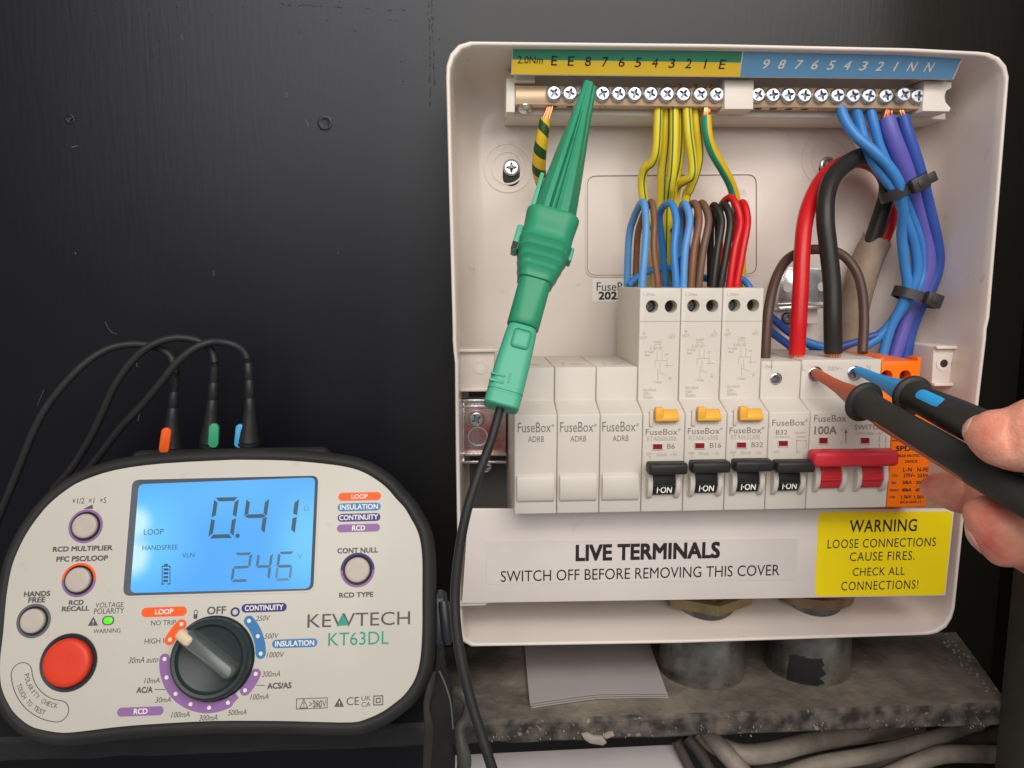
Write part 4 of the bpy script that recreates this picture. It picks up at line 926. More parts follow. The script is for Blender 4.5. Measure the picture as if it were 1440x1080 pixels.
# ================================================================== GREEN CLIP AND LEAD
GREEN = mat('green_plastic', (0.028, 0.27, 0.14), 0.42, var=0.05, vscale=50, bump=0.06, bscale=700)
GREEN2 = mat('green_soft_plastic', (0.075, 0.40, 0.25), 0.42, var=0.05, vscale=50, bump=0.04, bscale=700)
def frame_between(A, B):
    """z along A->B, y towards the camera as far as possible"""
    z = (B-A).normalized(); y = (CP-A); y = (y-z*y.dot(z)).normalized(); x = y.cross(z).normalized()
    return Matrix(((x.x, y.x, z.x, A.x), (x.y, y.y, z.y, A.y), (x.z, y.z, z.z, A.z), (0, 0, 0, 1)))
def clip():
    A = U(704, 574, -112); B = U(829, 116, -56); M = frame_between(A, B); Ln = (B-A).length
    t = thing('test_clip', 'green crocodile clip biting the eighth earth screw', 'test clip', A)
    Mi = M.inverted()
    def zz(px, py):                      # distance along the axis of a pixel
        d = ray(px, py); n = M.col[1].to_3d(); tt = n.dot(A-CP)/n.dot(d); p = Mi @ (CP+d*tt); return p.z, p.x
    def sec(z, hw, hd, r=.6, ox=0, oy=0, n=5, fl=0): return [Vector((ox+a, oy+b, z)) for a, b in rrect(-hw, -hd, hw, hd, min(hw, hd)*r, n)]
    zc = lambda a, b: zz(a, b)[0]
    z_tip = Ln; z_ct = zc(774, 308); z_cb = zc(752, 400); z_bb = zc(736, 462)
    # long jaw with a groove between two ribs, and its darker twin behind
    h = z_tip-z_ct
    def jaw(ox0, k, yo, gr):
        mb = MB(); rings = []
        for f, w_, d_ in ((0, 8.6, 8.0), (.12, 8.5, 8), (.3, 7.3, 7.2), (.47, 6.1, 6.2), (.62, 4.9, 5), (.77, 3.7, 4), (.9, 2.9, 3.2), (1, 2.4, 2.6)):
            z = z_ct-3+(h+2)*f; g = gr*max(0, min(1, (.84-f)/.3)); w2 = w_*k; gx = .06-.10*f
            q = [(-1, -.2), (-.86, -.8), (-.5, -1), (.5, -1), (.86, -.8), (1, -.2), (.98, .42), (.80, .86), (.52, 1.0+.12*g), (gx+.24, 1.0+.12*g), (gx+.13, .92-.05*g), (gx+.05, .92-.42*g), (gx-.05, .90-.40*g), (gx-.14, .90-.05*g), (gx-.34, .93), (-.66, .86), (-.88, .56)]
            rings.append([Vector((ox0+a*w2, yo+b*d_, z)) for a, b in q])
        mb.loft(rings); return mb
    link('jaw', jaw(.2, 1, 0, 1.0), GREEN, t, smooth=28)
    link('jaw', jaw(-1.6, .95, -2.2, 0), GREEN, t, smooth=28)
    mb = MB(); mb.box(8.2, 10.0, -3, 4, z_ct-2, z_ct+h*.26, .5); mb.xf(Matrix.Identity(4)); link('jaw_tab', mb, GREEN2, t)
    # grip collar with finger waves
    mb = MB(); rings = []; hc = z_ct-z_cb
    prof_ = [(0, 6.6, 6.6), (.015, 7.3, 7.4), (.06, 7.5, 7.6), (.10, 7.9, 7.7), (.16, 8.6, 8.9), (.20, 8.7, 8.0), (.24, 9.0, 8.4), (.29, 9.6, 9.7), (.33, 9.7, 8.7), (.37, 10.1, 9.2), (.42, 10.6, 10.7), (.46, 10.5, 9.5), (.50, 10.8, 10.0), (.55, 11.0, 11.2), (.60, 10.6, 10.2), (.66, 10.6, 10.6), (.74, 10.5, 10.3), (.86, 10.9, 10.4), (.95, 11.2, 10.7), (.985, 11.1, 10.6), (1.0, 10.8, 10.3), (1.0, 9.6, 9.2), (.95, 9.4, 9.0)]
    for f, w_, d_ in prof_: rings.append(sec(z_cb+hc*f, w_, d_, .55, n=6))
    mb.loft(rings, cap1=True); link('grip_collar', mb, GREEN, t, smooth=50)
    mb = MB(); mb.box(10.4, 13.2, -3.5, 4.5, z_cb+hc*.36, z_cb+hc*.74, .8); mb.box(-12.2, -10.2, -3.5, 3.5, z_cb+hc*.42, z_cb+hc*.62, .6); link('hinge_lug', mb, GREEN2, t)
    mb = MB(); mb.box(10.9, 13.26, 2.0, 4.58, z_cb+hc*.37, z_cb+hc*.47, .1); link('lug_slot', mb, HOLE, t)
    # socket barrel
    mb = MB(); mb.loft([sec(z_bb, 6.0, 6.0, .9, n=8), sec(z_bb+.6, 6.6, 6.6, .9, n=8), sec(z_bb+3, 6.6, 6.6, .8, n=8), sec(z_cb+1, 6.6, 6.6, .55, n=8)]); link('socket', mb, GREEN, t, smooth=45)
    # lead plug in paler green, with scooped shoulder
    mb = MB(); zt = z_bb-0.4
    mb.loft([sec(0.0, 6.4, 6.0, .5), sec(.6, 7.0, 6.6, .5), sec(5.0, 7.1, 6.7, .5), sec(5.3, 6.8, 6.4, .5), sec(5.9, 6.8, 6.4, .5), sec(6.2, 7.1, 6.7, .5), sec(zt*.55, 6.8, 6.6, .5), sec(zt*.86, 6.3, 6.5, .5), sec(zt-1.2, 6.1, 6.2, .6), sec(zt, 5.6, 5.7, .6)])
    pg = link('lead_plug', mb, GREEN2, t, smooth=40)
    mb = MB(); mb.box(-4.2, 3.0, 5.9, 7.25, zt*.70, zt*.93, 1.4, seg=3); link('scoop', mb, GREEN2, pg)
    mb = MB(); mb.box(1.5, 7.3, 5.0, 7.1, 8.0, 9.3, .4); mb.box(1.5, 7.3, 5.0, 7.1, 10.8, 11.6, .3); mb.box(-.6, .1, 6.5, 7.0, 9, 13, .2); link('grip_bar', mb, GREEN2, pg)
    for o in list(t.children)+[g for c in t.children for g in c.children]:
        fr = Matrix.Translation(Vector(t.location)) @ Matrix.Identity(4)
        for v in o.data.vertices:
            p = (v.co/MM) - (FR[t] @ Vector((0, 0, 0)))          # back to the clip's own axes
            v.co = (FR[t] @ (M @ p))*MM
        o.data.update()
clip()
wire('test_lead', 'black test lead hanging from the green clip across the cover edge', [(706, 566, -112), (702, 580, -112.5), (690, 622, -116), (671, 672, -120), (655, 725, -124), (645, 780, -127), (640, 835, -130), (642, 885, -134), (650, 935, -138), (662, 985, -142), (676, 1030, -146), (692, 1080, -150), (715, 1150, -154)], [1.75, 1.75, 1.85, 1.9, 1.9, 1.9, 1.95, 1.95, 1.95, 1.95, 1.95, 1.95, 1.95], CABLEB, cat='test lead', n=14, sub=9)

# ================================================================== UNDER AND AROUND THE BOX
GALV = mat('galvanised_steel', (0.12, 0.12, 0.118), 0.34, 0.85, var=0.3, vscale=38, rgb2=(0.42, 0.41, 0.36), bump=0.35, bscale=170, dirt=0.75)
def conduit(label, px, rpx, ypx, Yc, top, patch):
    c = U(px, ypx, Yc); r_ = (U(px+rpx, ypx-60, Yc)-U(px-rpx, ypx-60, Yc)).length/2
    t = thing('conduit', label, 'metal conduit', (c.x, Yc, ZS))
    mb = MB(); mb.lathe([(r_, ZS-0.2), (r_, ZS+1), (r_*1.0, rz0-0.6), (r_*.97, rz0-.3), (r_*.74, rz0-.3), (r_*.74, rz0+15)], (c.x, Yc, 0), (0, 0, 1), n=48); 
    link('pipe', mb, GALV, t, smooth=50)
    if patch:
        mb = MB(); k = 0
        P = [(1108, 922), (1112, 934), (1106, 950), (1109, 966), (1122, 974), (1141, 977), (1141, 968), (1160, 962), (1152, 954), (1162, 948), (1151, 941), (1160, 936), (1150, 931), (1158, 926), (1134, 926), (1122, 921)]
        P2 = []
        for i in range(len(P)):
            a_, b_ = P[i], P[(i+1) % len(P)]; P2 += [a_, ((a_[0]*2+b_[0])/3+random.uniform(-2.4, 2.4), (a_[1]*2+b_[1])/3+random.uniform(-1.6, 1.6)), ((a_[0]+b_[0]*2)/3+random.uniform(-2.4, 2.4), (a_[1]+b_[1]*2)/3+random.uniform(-1.6, 1.6))]
        V = []
        for x, y in P2:
            d = ray(x, y); a = d.x**2+d.y**2; o = CP-Vector((c.x, Yc, 0)); b = 2*(o.x*d.x+o.y*d.y); q = o.x**2+o.y**2-(r_+.1)**2
            tt = (-b-math.sqrt(max(0, b*b-4*a*q)))/(2*a); V.append(CP+d*tt)
        bm = bmesh.new(); f = bm.faces.new([bm.verts.new(v) for v in V]); bmesh.ops.triangulate(bm, faces=[f]); bmesh.ops.subdivide_edges(bm, edges=list(bm.edges), cuts=3, use_grid_fill=True); bmesh.ops.triangulate(bm, faces=list(bm.faces))
        for v in bm.verts:
            e = Vector((v.co.x-c.x, v.co.y-Yc)).normalized()*(r_+.12); v.co.x = c.x+e.x; v.co.y = Yc+e.y
        bm.verts.index_update(); mb.add([v.co.copy() for v in bm.verts], [tuple(v.index for v in f.verts) for f in bm.faces]); bm.free()
        link('paint_patch', mb, mat('old_black_paint', (0.018, 0.017, 0.016), 0.55, var=0.2, bump=0.2), t, smooth=0, label='patch of old black paint with torn edge')
    return t, c, r_
t1, c1, r1 = conduit('galvanised conduit rising through the ledge, beside the folded paper', 984, 57, 985, -33, 0, False)
t2, c2, r2 = conduit('galvanised conduit with a torn black paint patch', 1132, 55, 972, -33, 0, True)
def nut(label, c, r_, n, m, px, py, Y):
    zb = U(px, py, Y-0).z
    mb = MB(); z0 = rz0+4; h = max(4, zb-z0)
    mb.lathe([(r_*1.02, 0), (r_*1.12, 1.0), (r_*1.12, 6), (r_*1.02, 7), (r_*.9, 6.2), (r_*.9, 20)], (c.x, -33, rz0+10.5), (0, 0, 1), n=n, ref=(1, 0, 0.01))
    solo('lock_nut', mb, m, (c.x, -33, rz0+10.5), label, 'lock nut', smooth=25)
nut('brass hexagonal lock nut peeping out under the cover edge', c1, r1, 6, mat('dull_brass', (.35, .27, .14), .45, .8, var=.25, vscale=60), 1003, 860, -50)
nut('round copper coloured bush peeping out under the yellow sticker', c2, r2*.88, 32, mat('dull_copper', (.30, .19, .12), .4, .8, var=.25), 1150, 854, -50)
PAPER = mat('grey_white_paper', (0.44, 0.40, 0.385), 0.6, var=0.03, vscale=20)
def paper():
    A = Vector((0, 0, ZS)); 
    def G(px, py): d = ray(px, py); t_ = (ZS+1.2-CP.z)/d.z; return CP+d*t_
    t = thing('folded_paper', 'folded sheet of paper lying on the ledge left of the conduits', 'paper', G(835, 970))
    q = [G(745, 992), G(838, 981), G(938, 978), G(905, 898), G(885, 850), G(728, 850), G(734, 905)]
    for k, (dz, sh) in enumerate(((0.2, (0.8, -.5)), (0.9, (0.2, -.2)), (1.7, (0, 0)))):
        mb = MB(); pl = Plane((0, 0, ZS), (1, 0, 0), (0, 1, 0)); n = 14; top = []; 
        rows = []
        for i in range(n+1):
            f = i/n; fr_ = q[0].lerp(q[1], f/.48) if f < .48 else q[1].lerp(q[2], (f-.48)/.52); bk = q[5].lerp(q[4], f)
            bk = Vector((bk.x, max(-52, -20) if False else -6, bk.z))
            rows.append((fr_, bk))
        V = []; F = []; m_ = 6
        for i, (a, b) in enumerate(rows):
            for j in range(m_+1):
                p = a.lerp(b, j/m_); f = i/n
                p.z = ZS+dz+1.0*math.sin(f*3.1)*(1-j/m_)*.8+0.25*k; p.x += sh[0]; p.y += sh[1]
                V.append(p)
        for i in range(n):
            for j in range(m_): F.append((i*(m_+1)+j, (i+1)*(m_+1)+j, (i+1)*(m_+1)+j+1, i*(m_+1)+j+1))
        nV = len(V); V2 = V+[p-Vector((0, 0, .18)) for p in V]; F2 = F+[tuple(x+nV for x in f[::-1]) for f in F]
        for i in range(n): F2.append((i*(m_+1), nV+i*(m_+1), nV+(i+1)*(m_+1), (i+1)*(m_+1)))
        for j in range(m_): F2.append((j, j+1, nV+j+1, nV+j)); e = n*(m_+1); F2.append((e+j, nV+e+j, nV+e+j+1, e+j+1))
        mb.add(V2, F2); link('leaf', mb, PAPER, t, smooth=40)
paper()
mb = MB(); pl = Plane(U(800, 1070, -48), (1, 0, 0.03), (0, 0.5, 1)); q = ccw([pl.uv(*p) for p in ((640, 1062), (952, 1047), (985, 1130), (640, 1130))]); mb.prism(pl, q, -0.5, 0.0)
solo('paper_sheet', mb, PAPER, U(800, 1110, -40), 'white paper sheet under the ledge, at the bottom edge beside the test lead', 'paper', smooth=0)
GREYC = mat('grey_cable_sheath', (0.29, 0.245, 0.20), 0.5, var=0.35, vscale=35, bump=0.1, dirt=0.3)
GREYC2 = mat('dark_grey_cable_sheath', (0.07, 0.06, 0.05), 0.55, var=0.35, vscale=25, bump=0.1, dirt=0.3)
GC = 'grey cables below the ledge'
for lab, pts, rr, m in (
    ('thin dark cable hanging beside the paper sheet below the ledge', [(950, 1040, -50), (962, 1065, -52), (985, 1110, -54)], 2.6, GREYC2),
    ('second dark cable running down from the ledge near the paper sheet', [(965, 1036, -45), (985, 1060, -48), (1015, 1110, -50)], 3.0, GREYC2),
    ('grey cable sagging under the ledge below the conduit', [(985, 1028, -40), (1005, 1046, -45), (1040, 1060, -50), (1080, 1058, -50), (1130, 1046, -46), (1180, 1036, -34), (1240, 1028, -18), (1290, 1020, -4)], 5.2, GREYC),
    ('grey cable curving down steeply at the bottom edge', [(985, 1012, -40), (1000, 1036, -48), (1030, 1070, -58), (1070, 1115, -60)], 4.6, GREYC),
    ('pale grey cable sweeping up to the right under the ledge', [(1090, 1095, -52), (1150, 1075, -52), (1220, 1062, -48), (1290, 1044, -40), (1340, 1030, -28), (1370, 1020, -12), (1385, 1010, -2)], 4.2, GREYC),
    ('grey cable at the right below the ledge, nearest the cabinet post', [(1210, 1110, -50), (1270, 1082, -48), (1320, 1062, -46), (1372, 1060, -42), (1430, 1062, -32), (1480, 1060, -16)], 4.6, GREYC),
    ('dark cable crossing between the two pale ones under the ledge', [(1060, 1085, -38), (1150, 1068, -38), (1230, 1072, -40), (1300, 1052, -36), (1380, 1040, -24), (1410, 1030, -8)], 4.0, GREYC2)):
    wire('grey_cable', lab, pts, rr, m, GC, n=14, cat='cable')

# ================================================================== MULTIFUNCTION TESTER
TILT = R(-14.1), R(3.3), R(0.9)
DL = 345.0
Rm = RC @ (Matrix.Rotation(TILT[2], 3, 'Z') @ Matrix.Rotation(TILT[1], 3, 'Y') @ Matrix.Rotation(TILT[0], 3, 'X'))
Om = CP + RC @ Vector((-124.25/330*DL, -64.63/330*DL, -DL))
MP = Plane(Om, Rm.col[0], Rm.col[1])
MW = MP.mat()
L2 = Flat((0, 0, 0), (1, 0, 0), (0, 1, 0))          # the tester's own axes
class FacePlane:                                     # pixels measured on the face, geometry made in the tester's own axes
    def uv(s, px, py): return MP.uv(px, py)
    def at(s, u, v, h=0.0): return Vector((u, v, h))
FP = FacePlane()
facepx = [(330, 646.5), (231, 651.6), (162, 661), (116, 676), (92, 690), (69, 709), (52, 729), (37, 751), (25, 775), (16, 800), (9, 840), (4.6, 890), (0, 931), (1, 959), (5, 975), (11.6, 989), (19, 1001), (30, 1012), (43, 1021), (58, 1026), (88, 1030.6), (120, 1028), (160, 1023), (206, 1019), (299, 1014), (390, 1014), (436, 1015), (494, 1016), (516, 1011), (538, 1001), (555, 989), (568, 978), (580, 962), (587, 946), (591, 928), (593, 906), (594, 880), (594, 840), (594, 788), (591, 760), (586, 744), (578, 729), (569, 714), (557, 701), (545, 687), (530, 675), (511, 664), (489, 657), (455, 652), (400, 647.5)]
face = ccw([MP.uv(*p) for p in facepx])
face = catmull([Vector((a, b, 0)) for a, b in face+face[:1]], 3)[:-1]; face = [(p.x, p.y) for p in face]
fu = (min(p[0] for p in face)+max(p[0] for p in face))/2; fv0 = min(p[1] for p in face)
tester = thing('multifunction_tester', 'white and black electrical tester with a lit blue display standing on the ledge', 'electrical tester', (fu, fv0-6, -20), M=MW)
def grow(d): return offset_poly(face, -d)
def scaled(k): return [(fu+(u-fu)*k, v*k if v > 0 else v*k) for u, v in face]
def tester_build():
    RB = RUBBER; t = tester
    mb = MB(); P3 = lambda poly, h: [Vector((u, v, h)) for u, v in poly]
    mb.loft([P3(scaled(.86), -44), P3(scaled(.95), -40), P3(grow(2.5), -28), P3(grow(4.2), -18), P3(grow(5.6), -9), P3(grow(6.0), -5), P3(grow(5.4), -2), P3(grow(4.0), -0.2), P3(grow(2.4), 0.5), P3(grow(0.9), 0.4), P3(grow(0.3), -0.4), P3(grow(-1.0), -1.0)])
    link('rubber_case', mb, RB, t, smooth=50)
    FACE = mat('tester_face_white', (0.58, 0.552, 0.485), 0.46, var=0.02, vscale=20, dirt=0.10, bump=0.05, bscale=1600)
    fp = link('face_panel', MB().prism(FP, face, -1.5, 0.3, 0.25), FACE, t, smooth=30)
    def q(*pts): return ccw([MP.uv(*p) for p in pts])
    # LCD: recessed frame, lit window
    lo = rquad(q((173.5, 838), (441, 830), (448, 669), (187, 675)), 3.2, 6); li = rquad(q((183.5, 834), (436.5, 827.5), (443.5, 671.5), (195.5, 681)), 2.6, 6)
    li = [p for p in li]
    BEZ = mat('lcd_frame_grey', (0.06, 0.075, 0.10), 0.35, var=0.05)
    mb = MB(); mb.loft([P3(lo, 0.25), P3(lo, 0.62), P3(li, 0.40)], cap0=False, cap1=False); mb.ring(FP, offset_poly(lo, -0.9), lo, 0.25, 0.55, mi=1); fr_ = link('display_frame', mb, [BEZ, FACE], t, smooth=25)
    m = bpy.data.materials.new('lit_blue_lcd'); m.use_nodes = True; nt = m.node_tree; N = nt.nodes; L = nt.links; p = N['Principled BSDF']; p.inputs['Roughness'].default_value = 0.22; p.inputs['Specular IOR Level'].default_value = 0.18; p.inputs['Base Color'].default_value = (0.02, 0.06, 0.12, 1)
    tc = N.new('ShaderNodeTexCoord'); acc = None
    def spot(u, v, s, k, sy=1.0):
        nonlocal acc
        off = FR[t] @ Vector((u, v, 0))
        mp = N.new('ShaderNodeMapping'); mp.vector_type = 'POINT'; L.new(tc.outputs['Object'], mp.inputs[0]); mp.inputs['Scale'].default_value = (1000/s, 1000/s/sy, 0); mp.inputs['Location'].default_value = (-off.x/s, -off.y/s/sy, 0)
        ln = N.new('ShaderNodeVectorMath'); ln.operation = 'LENGTH'; L.new(mp.outputs[0], ln.inputs[0])
        mr = N.new('ShaderNodeMapRange'); mr.interpolation_type = 'SMOOTHERSTEP'; L.new(ln.outputs['Value'], mr.inputs[0]); mr.inputs[1].default_value = 0; mr.inputs[2].default_value = 1; mr.inputs[3].default_value = k; mr.inputs[4].default_value = 0
        if acc is None: acc = mr.outputs[0]
        else:
            ad = N.new('ShaderNodeMath'); ad.operation = 'ADD'; L.new(acc, ad.inputs[0]); L.new(mr.outputs[0], ad.inputs[1]); acc = ad.outputs[0]
    a = MP.uv(190, 735); b = MP.uv(188, 785); c = MP.uv(437, 760); d = MP.uv(320, 690)
    spot(a[0], a[1], 11, .8, 1.0); spot(b[0], b[1], 11, .8, 1.2); spot(a[0], (a[1]+b[1])/2, 40, .40); spot(c[0], c[1], 26, .34, 1.4); spot(d[0], d[1], 45, .12, .5)
    r_ = N.new('ShaderNodeValToRGB'); L.new(acc, r_.inputs[0]); e = r_.color_ramp.elements; e[0].color = (*srgb(72, 165, 250), 1); e[1].position = 1.0; e[1].color = (*srgb(205, 245, 255), 1); k = e.new(0.35); k.color = (*srgb(105, 200, 255), 1)
    L.new(r_.outputs[0], p.inputs['Emission Color']); p.inputs['Emission Strength'].default_value = 0.92
    lcd = link('display', MB().sheet(FP, li, 0.40), m, t, smooth=0)
    # digits
    SEG = mat('lcd_segment', (0.022, 0.085, 0.14), 0.4, var=0); SEG2 = mat('lcd_segment_faint', (0.085, 0.24, 0.40), 0.4, var=0); SEG3 = mat('lcd_segment_pale', (0.05, 0.15, 0.24), 0.4, var=0)
    mb = MB()
    def seg7(x0, y0, x1, y1, segs, th, mi=0):
        """pixel box of a slanted seven segment digit"""
        ul = MP.uv(x0, y0); lr = MP.uv(x1, y1); W = lr[0]-ul[0]; H = ul[1]-lr[1]; sl = 0.09; cx = (ul[0]+lr[0])/2; cy = (ul[1]+lr[1])/2
        def pt(a, b): v = cy+b*H/2; return (cx+a*W/2+(v-cy)*sl, v)
        tx = th/W*2; ty = th/H*2; g = 0.06
        S = {'a': [(-1+g*2, 1), (1-g*2, 1), (1-tx-g, 1-ty), (-1+tx+g, 1-ty)], 'd': [(-1+g*2, -1), (-1+tx+g, -1+ty), (1-tx-g, -1+ty), (1-g*2, -1)],
             'f': [(-1, 1-g*1.6), (-1+tx, 1-ty-g), (-1+tx, .06+g), (-1, .03)], 'e': [(-1, -.05), (-1+tx, -.06-g), (-1+tx, -1+ty+g), (-1, -1+g*1.6)],
             'b': [(1, 1-g*1.6), (1, .03), (1-tx, .06+g), (1-tx, 1-ty-g)], 'c': [(1, -.05), (1, -1+g*1.6), (1-tx, -1+ty+g), (1-tx, -.06-g)],
             'g': [(-1+g, 0), (-1+tx+g*.5, ty*.5), (1-tx-g*.5, ty*.5), (1-g, 0), (1-tx-g*.5, -ty*.5), (-1+tx+g*.5, -ty*.5)]}
        for s in segs: mb.sheet(FP, [pt(*k) for k in S[s]], 0.46, mi)
    seg7(299.5, 700, 331, 756.5, 'abcdef', 1.75); seg7(345, 700, 374.5, 752, 'fgbc', 1.75); seg7(393, 700, 417, 752, 'bc', 1.9)
    mb.sheet(FP, circ(*MP.uv(334.5, 753.5), 1.0, 12), 0.46)
    seg7(328.5, 777.5, 351.5, 818, 'abged', 1.15, 2); seg7(361, 777.5, 381, 816, 'fgbc', 1.15, 2); seg7(390, 776, 411, 816.5, 'afg', 1.15, 2); seg7(390, 776, 411, 816.5, 'edc', 1.15, 1)
    mb.text(FP, 'LOOP', (203, 744, 230.5, 752), 0.46); mb.text(FP, 'HANDSFREE', (201, 766.5, 250.5, 773.5), 0.46); mb.text(FP, 'VLN', (256.5, 777.5, 274, 784), 0.46); mb.text(FP, 'Ω', (428, 711, 434.5, 718.5), 0.46, 1); mb.text(FP, 'V', (419, 779, 425, 786), 0.46, 1)
    for a_ in ((228, 796, 229.2, 822), (239, 795.5, 240.2, 821.5), (228, 795.5, 240, 797), (227, 820.5, 232, 822), (235.5, 820.5, 240, 822), (231.5, 793, 236.5, 795.6), (230.8, 799.2, 237.6, 802.5), (230.5, 804.5, 237.3, 807.8), (230.3, 810, 237.1, 813.2), (230, 815.3, 236.8, 818.5)): mb.sheet(FP, q((a_[0], a_[3]), (a_[2], a_[3]), (a_[2], a_[1]), (a_[0], a_[1])), 0.46)
    link('digits', mb, [SEG, SEG2, SEG3], lcd, smooth=0)
    # printing on the face
    PR = mat('face_print_grey', (0.085, 0.08, 0.08), 0.5, var=0)
    mats = [PR, ORANGE, PURPLE, NAVY, BLUEI, TEALI, WHITEINK]
    mb = MB(); h = 0.42
    T = lambda s, b, bo=0.0, mi=0, hh=h, **k: mb.text(FP, s, b, hh, mi, bo, **k)
    B = 0.022
    T('×1/2  ×1  ×5', (102.5, 700, 150, 708)); mb.sheet(FP, q((117, 716), (131.5, 715.5), (130.5, 709.5)), h)
    T('RCD MULTIPLIER', (75.5, 768, 158.5, 774.8), B); T('PFC PSC/LOOP', (80.5, 782, 152, 789), B); T('RCD', (98, 844, 118, 850.5), B); T('RECALL', (88, 852.5, 126, 859), B)
    T('HANDS', (35, 831.5, 71, 838.5), B); T('FREE', (41, 840, 64, 847), B); T('VOLTAGE', (135, 847, 174, 854)); T('POLARITY', (133, 855, 175, 863)); T('WARNING', (132, 884, 170, 890)); T('NO TRIP', (213, 872, 248, 879)); T('HIGH I', (204, 897.5, 231, 905))
    T('30mA auto', (182, 923.5, 223.5, 932), shear=.2); T('10mA', (204, 953, 226, 960.5), shear=.2); T('AC/A', (193, 966, 215, 974), B); T('30mA', (219.5, 980, 241.5, 987.5), shear=.2); T('100mA', (242, 1000.5, 268, 1008.5), shear=.2); T('300mA', (281, 1005, 307, 1013), shear=.2); T('500mA', (321.5, 997.5, 348, 1005.5), shear=.2)
    T('OFF', (292, 853, 318, 863.5), .012); T('250V', (361, 865.5, 379.5, 873), shear=.2); T('500V', (373, 890.5, 391.5, 898), shear=.2); T('1000V', (376, 916.5, 399.5, 924.5), shear=.2); T('300mA', (369.5, 943.5, 395, 951.5), shear=.2); T('ACS/AS', (376.5, 960, 410, 968), B); T('100mA', (353, 975.5, 379, 983.5), shear=.2)
    T('CONT NULL', (475, 770.5, 531.5, 777.5), B); T('RCD TYPE', (477.5, 833, 525, 839.8), B)
    T('KEWTECH', (433, 861.5, 577, 880.5)); mb.sheet(FP, q((474, 880), (491, 879), (482.2, 863)), h+.05, 5); T('KT63DL', (462, 888.5, 547, 907), mi=5)
    for a_ in ((218, 969, 233, 970), (361, 963, 373, 964)): mb.sheet(FP, q((a_[0], a_[3]), (a_[2], a_[3]), (a_[2], a_[1]), (a_[0], a_[1])), h)
    def pill(x0, y0, x1, y1, mi, s, b, bo=.018):
        l = MP.uv(x0, (y0+y1)/2); r2_ = MP.uv(x1, (y0+y1)/2); t_ = MP.uv((x0+x1)/2, y0); b_ = MP.uv((x0+x1)/2, y1)
        mb.sheet(FP, rrect(l[0], b_[1], r2_[0], t_[1], (t_[1]-b_[1])/2), h, mi); T(s, b, bo, 6, h+.05)
    pill(199.5, 853.5, 263, 867, 1, 'LOOP', (219, 856.5, 244, 863.5)); pill(340, 848.5, 403.5, 860.5, 3, 'CONTINUITY', (345, 850.8, 398.5, 858)); pill(383, 898.5, 446.5, 910.5, 4, 'INSULATION', (387.5, 900.8, 442, 908.2)); pill(165.5, 994, 230.5, 1006.5, 2, 'RCD', (189, 996.3, 208, 1003.8))
    pill(476, 692.5, 536, 704, 1, 'LOOP', (494.5, 695, 517, 701.5), .01); pill(475, 707.5, 535.5, 718.5, 4, 'INSULATION', (478.5, 709.3, 531.5, 716.3)); pill(475, 722.2, 535.2, 733.2, 3, 'CONTINUITY', (477.5, 724, 531.5, 731)); pill(474, 737, 534.5, 748, 2, 'RCD', (495.5, 739, 513.5, 746))
    # arcs of the selector
    dc = MP.uv(300, 925.5)
    def ang(px, py): u, v = MP.uv(px, py); return math.atan2(v-dc[1], u-dc[0]), math.hypot(u-dc[0], v-dc[1])
    def arc(pts, wd, mi, dots=True):
        A = [ang(*p) for p in pts]; th = [a[0] for a in A]
        for i in range(1, len(th)):
            while th[i]-th[i-1] > math.pi: th[i] -= 2*math.pi
            while th[i]-th[i-1] < -math.pi: th[i] += 2*math.pi
        n = 28; out = []; inn = []; rr = lambda f: A[min(int(f*(len(A)-1)), len(A)-2)][1]*(1-((f*(len(A)-1))-min(int(f*(len(A)-1)), len(A)-2)))+A[min(int(f*(len(A)-1)), len(A)-2)+1][1]*((f*(len(A)-1))-min(int(f*(len(A)-1)), len(A)-2))
        aa = lambda f: th[min(int(f*(len(A)-1)), len(A)-2)]*(1-((f*(len(A)-1))-min(int(f*(len(A)-1)), len(A)-2)))+th[min(int(f*(len(A)-1)), len(A)-2)+1]*((f*(len(A)-1))-min(int(f*(len(A)-1)), len(A)-2))
        ra = []
        for i in range(n+1):
            f = i/n; ra.append((aa(f), rr(f)))
        sg = 1 if th[-1] > th[0] else -1
        for a, r_ in ra: out.append((dc[0]+(r_+wd)*math.cos(a), dc[1]+(r_+wd)*math.sin(a))); inn.append((dc[0]+(r_-wd)*math.cos(a), dc[1]+(r_-wd)*math.sin(a)))
        def cap(a, r_, s): 
            c_ = (dc[0]+r_*math.cos(a), dc[1]+r_*math.sin(a)); return [(c_[0]+wd*math.cos(a+s*R(k)), c_[1]+wd*math.sin(a+s*R(k))) for k in range(20, 180, 20)]
        poly = out+cap(ra[-1][0], ra[-1][1], sg)+inn[::-1]+cap(ra[0][0], ra[0][1], -sg)[::-1]
        bm = bmesh.new(); 
        mb.sheet(FP, poly, h, mi); bm.free()
        if dots:
            for p in pts: mb.sheet(FP, circ(*MP.uv(*p), 0.85, 12), h+.06, 6)
    arc([(255.5, 878), (246, 889), (239, 900)], 2.2, 1, False)
    for p in ((255.5, 877.5), (239.5, 899.5)): mb.sheet(FP, circ(*MP.uv(*p), 0.85, 12), h+.06, 6)
    arc([(350.5, 873), (363, 894.5), (367, 919)], 2.2, 4); arc([(232, 926.5), (234.8, 952.5), (247.5, 975.5), (268.5, 990), (294.5, 995), (321, 988)], 2.2, 2); arc([(360, 947.5), (345, 970.5)], 2.2, 2)
    mb.sheet(FP, q((328, 989), (336, 981), (331, 974), (324, 981)), h-.02, 2)
    c_ = MP.uv(331, 860.5); mb.ring(FP, circ(*c_, 2.0), circ(*c_, 1.2), .3, h, 3)
    # small pictograms
    def tri(x0, y0, x1, y1): 
        mb.sheet(FP, q((x0, y1), (x1, y1-.4), ((x0+x1)/2+.6, y0)), h); T('!', ((x0+x1)/2-.2, y0+5, (x0+x1)/2+1.2, y1-2), .0, 6, h+.06)
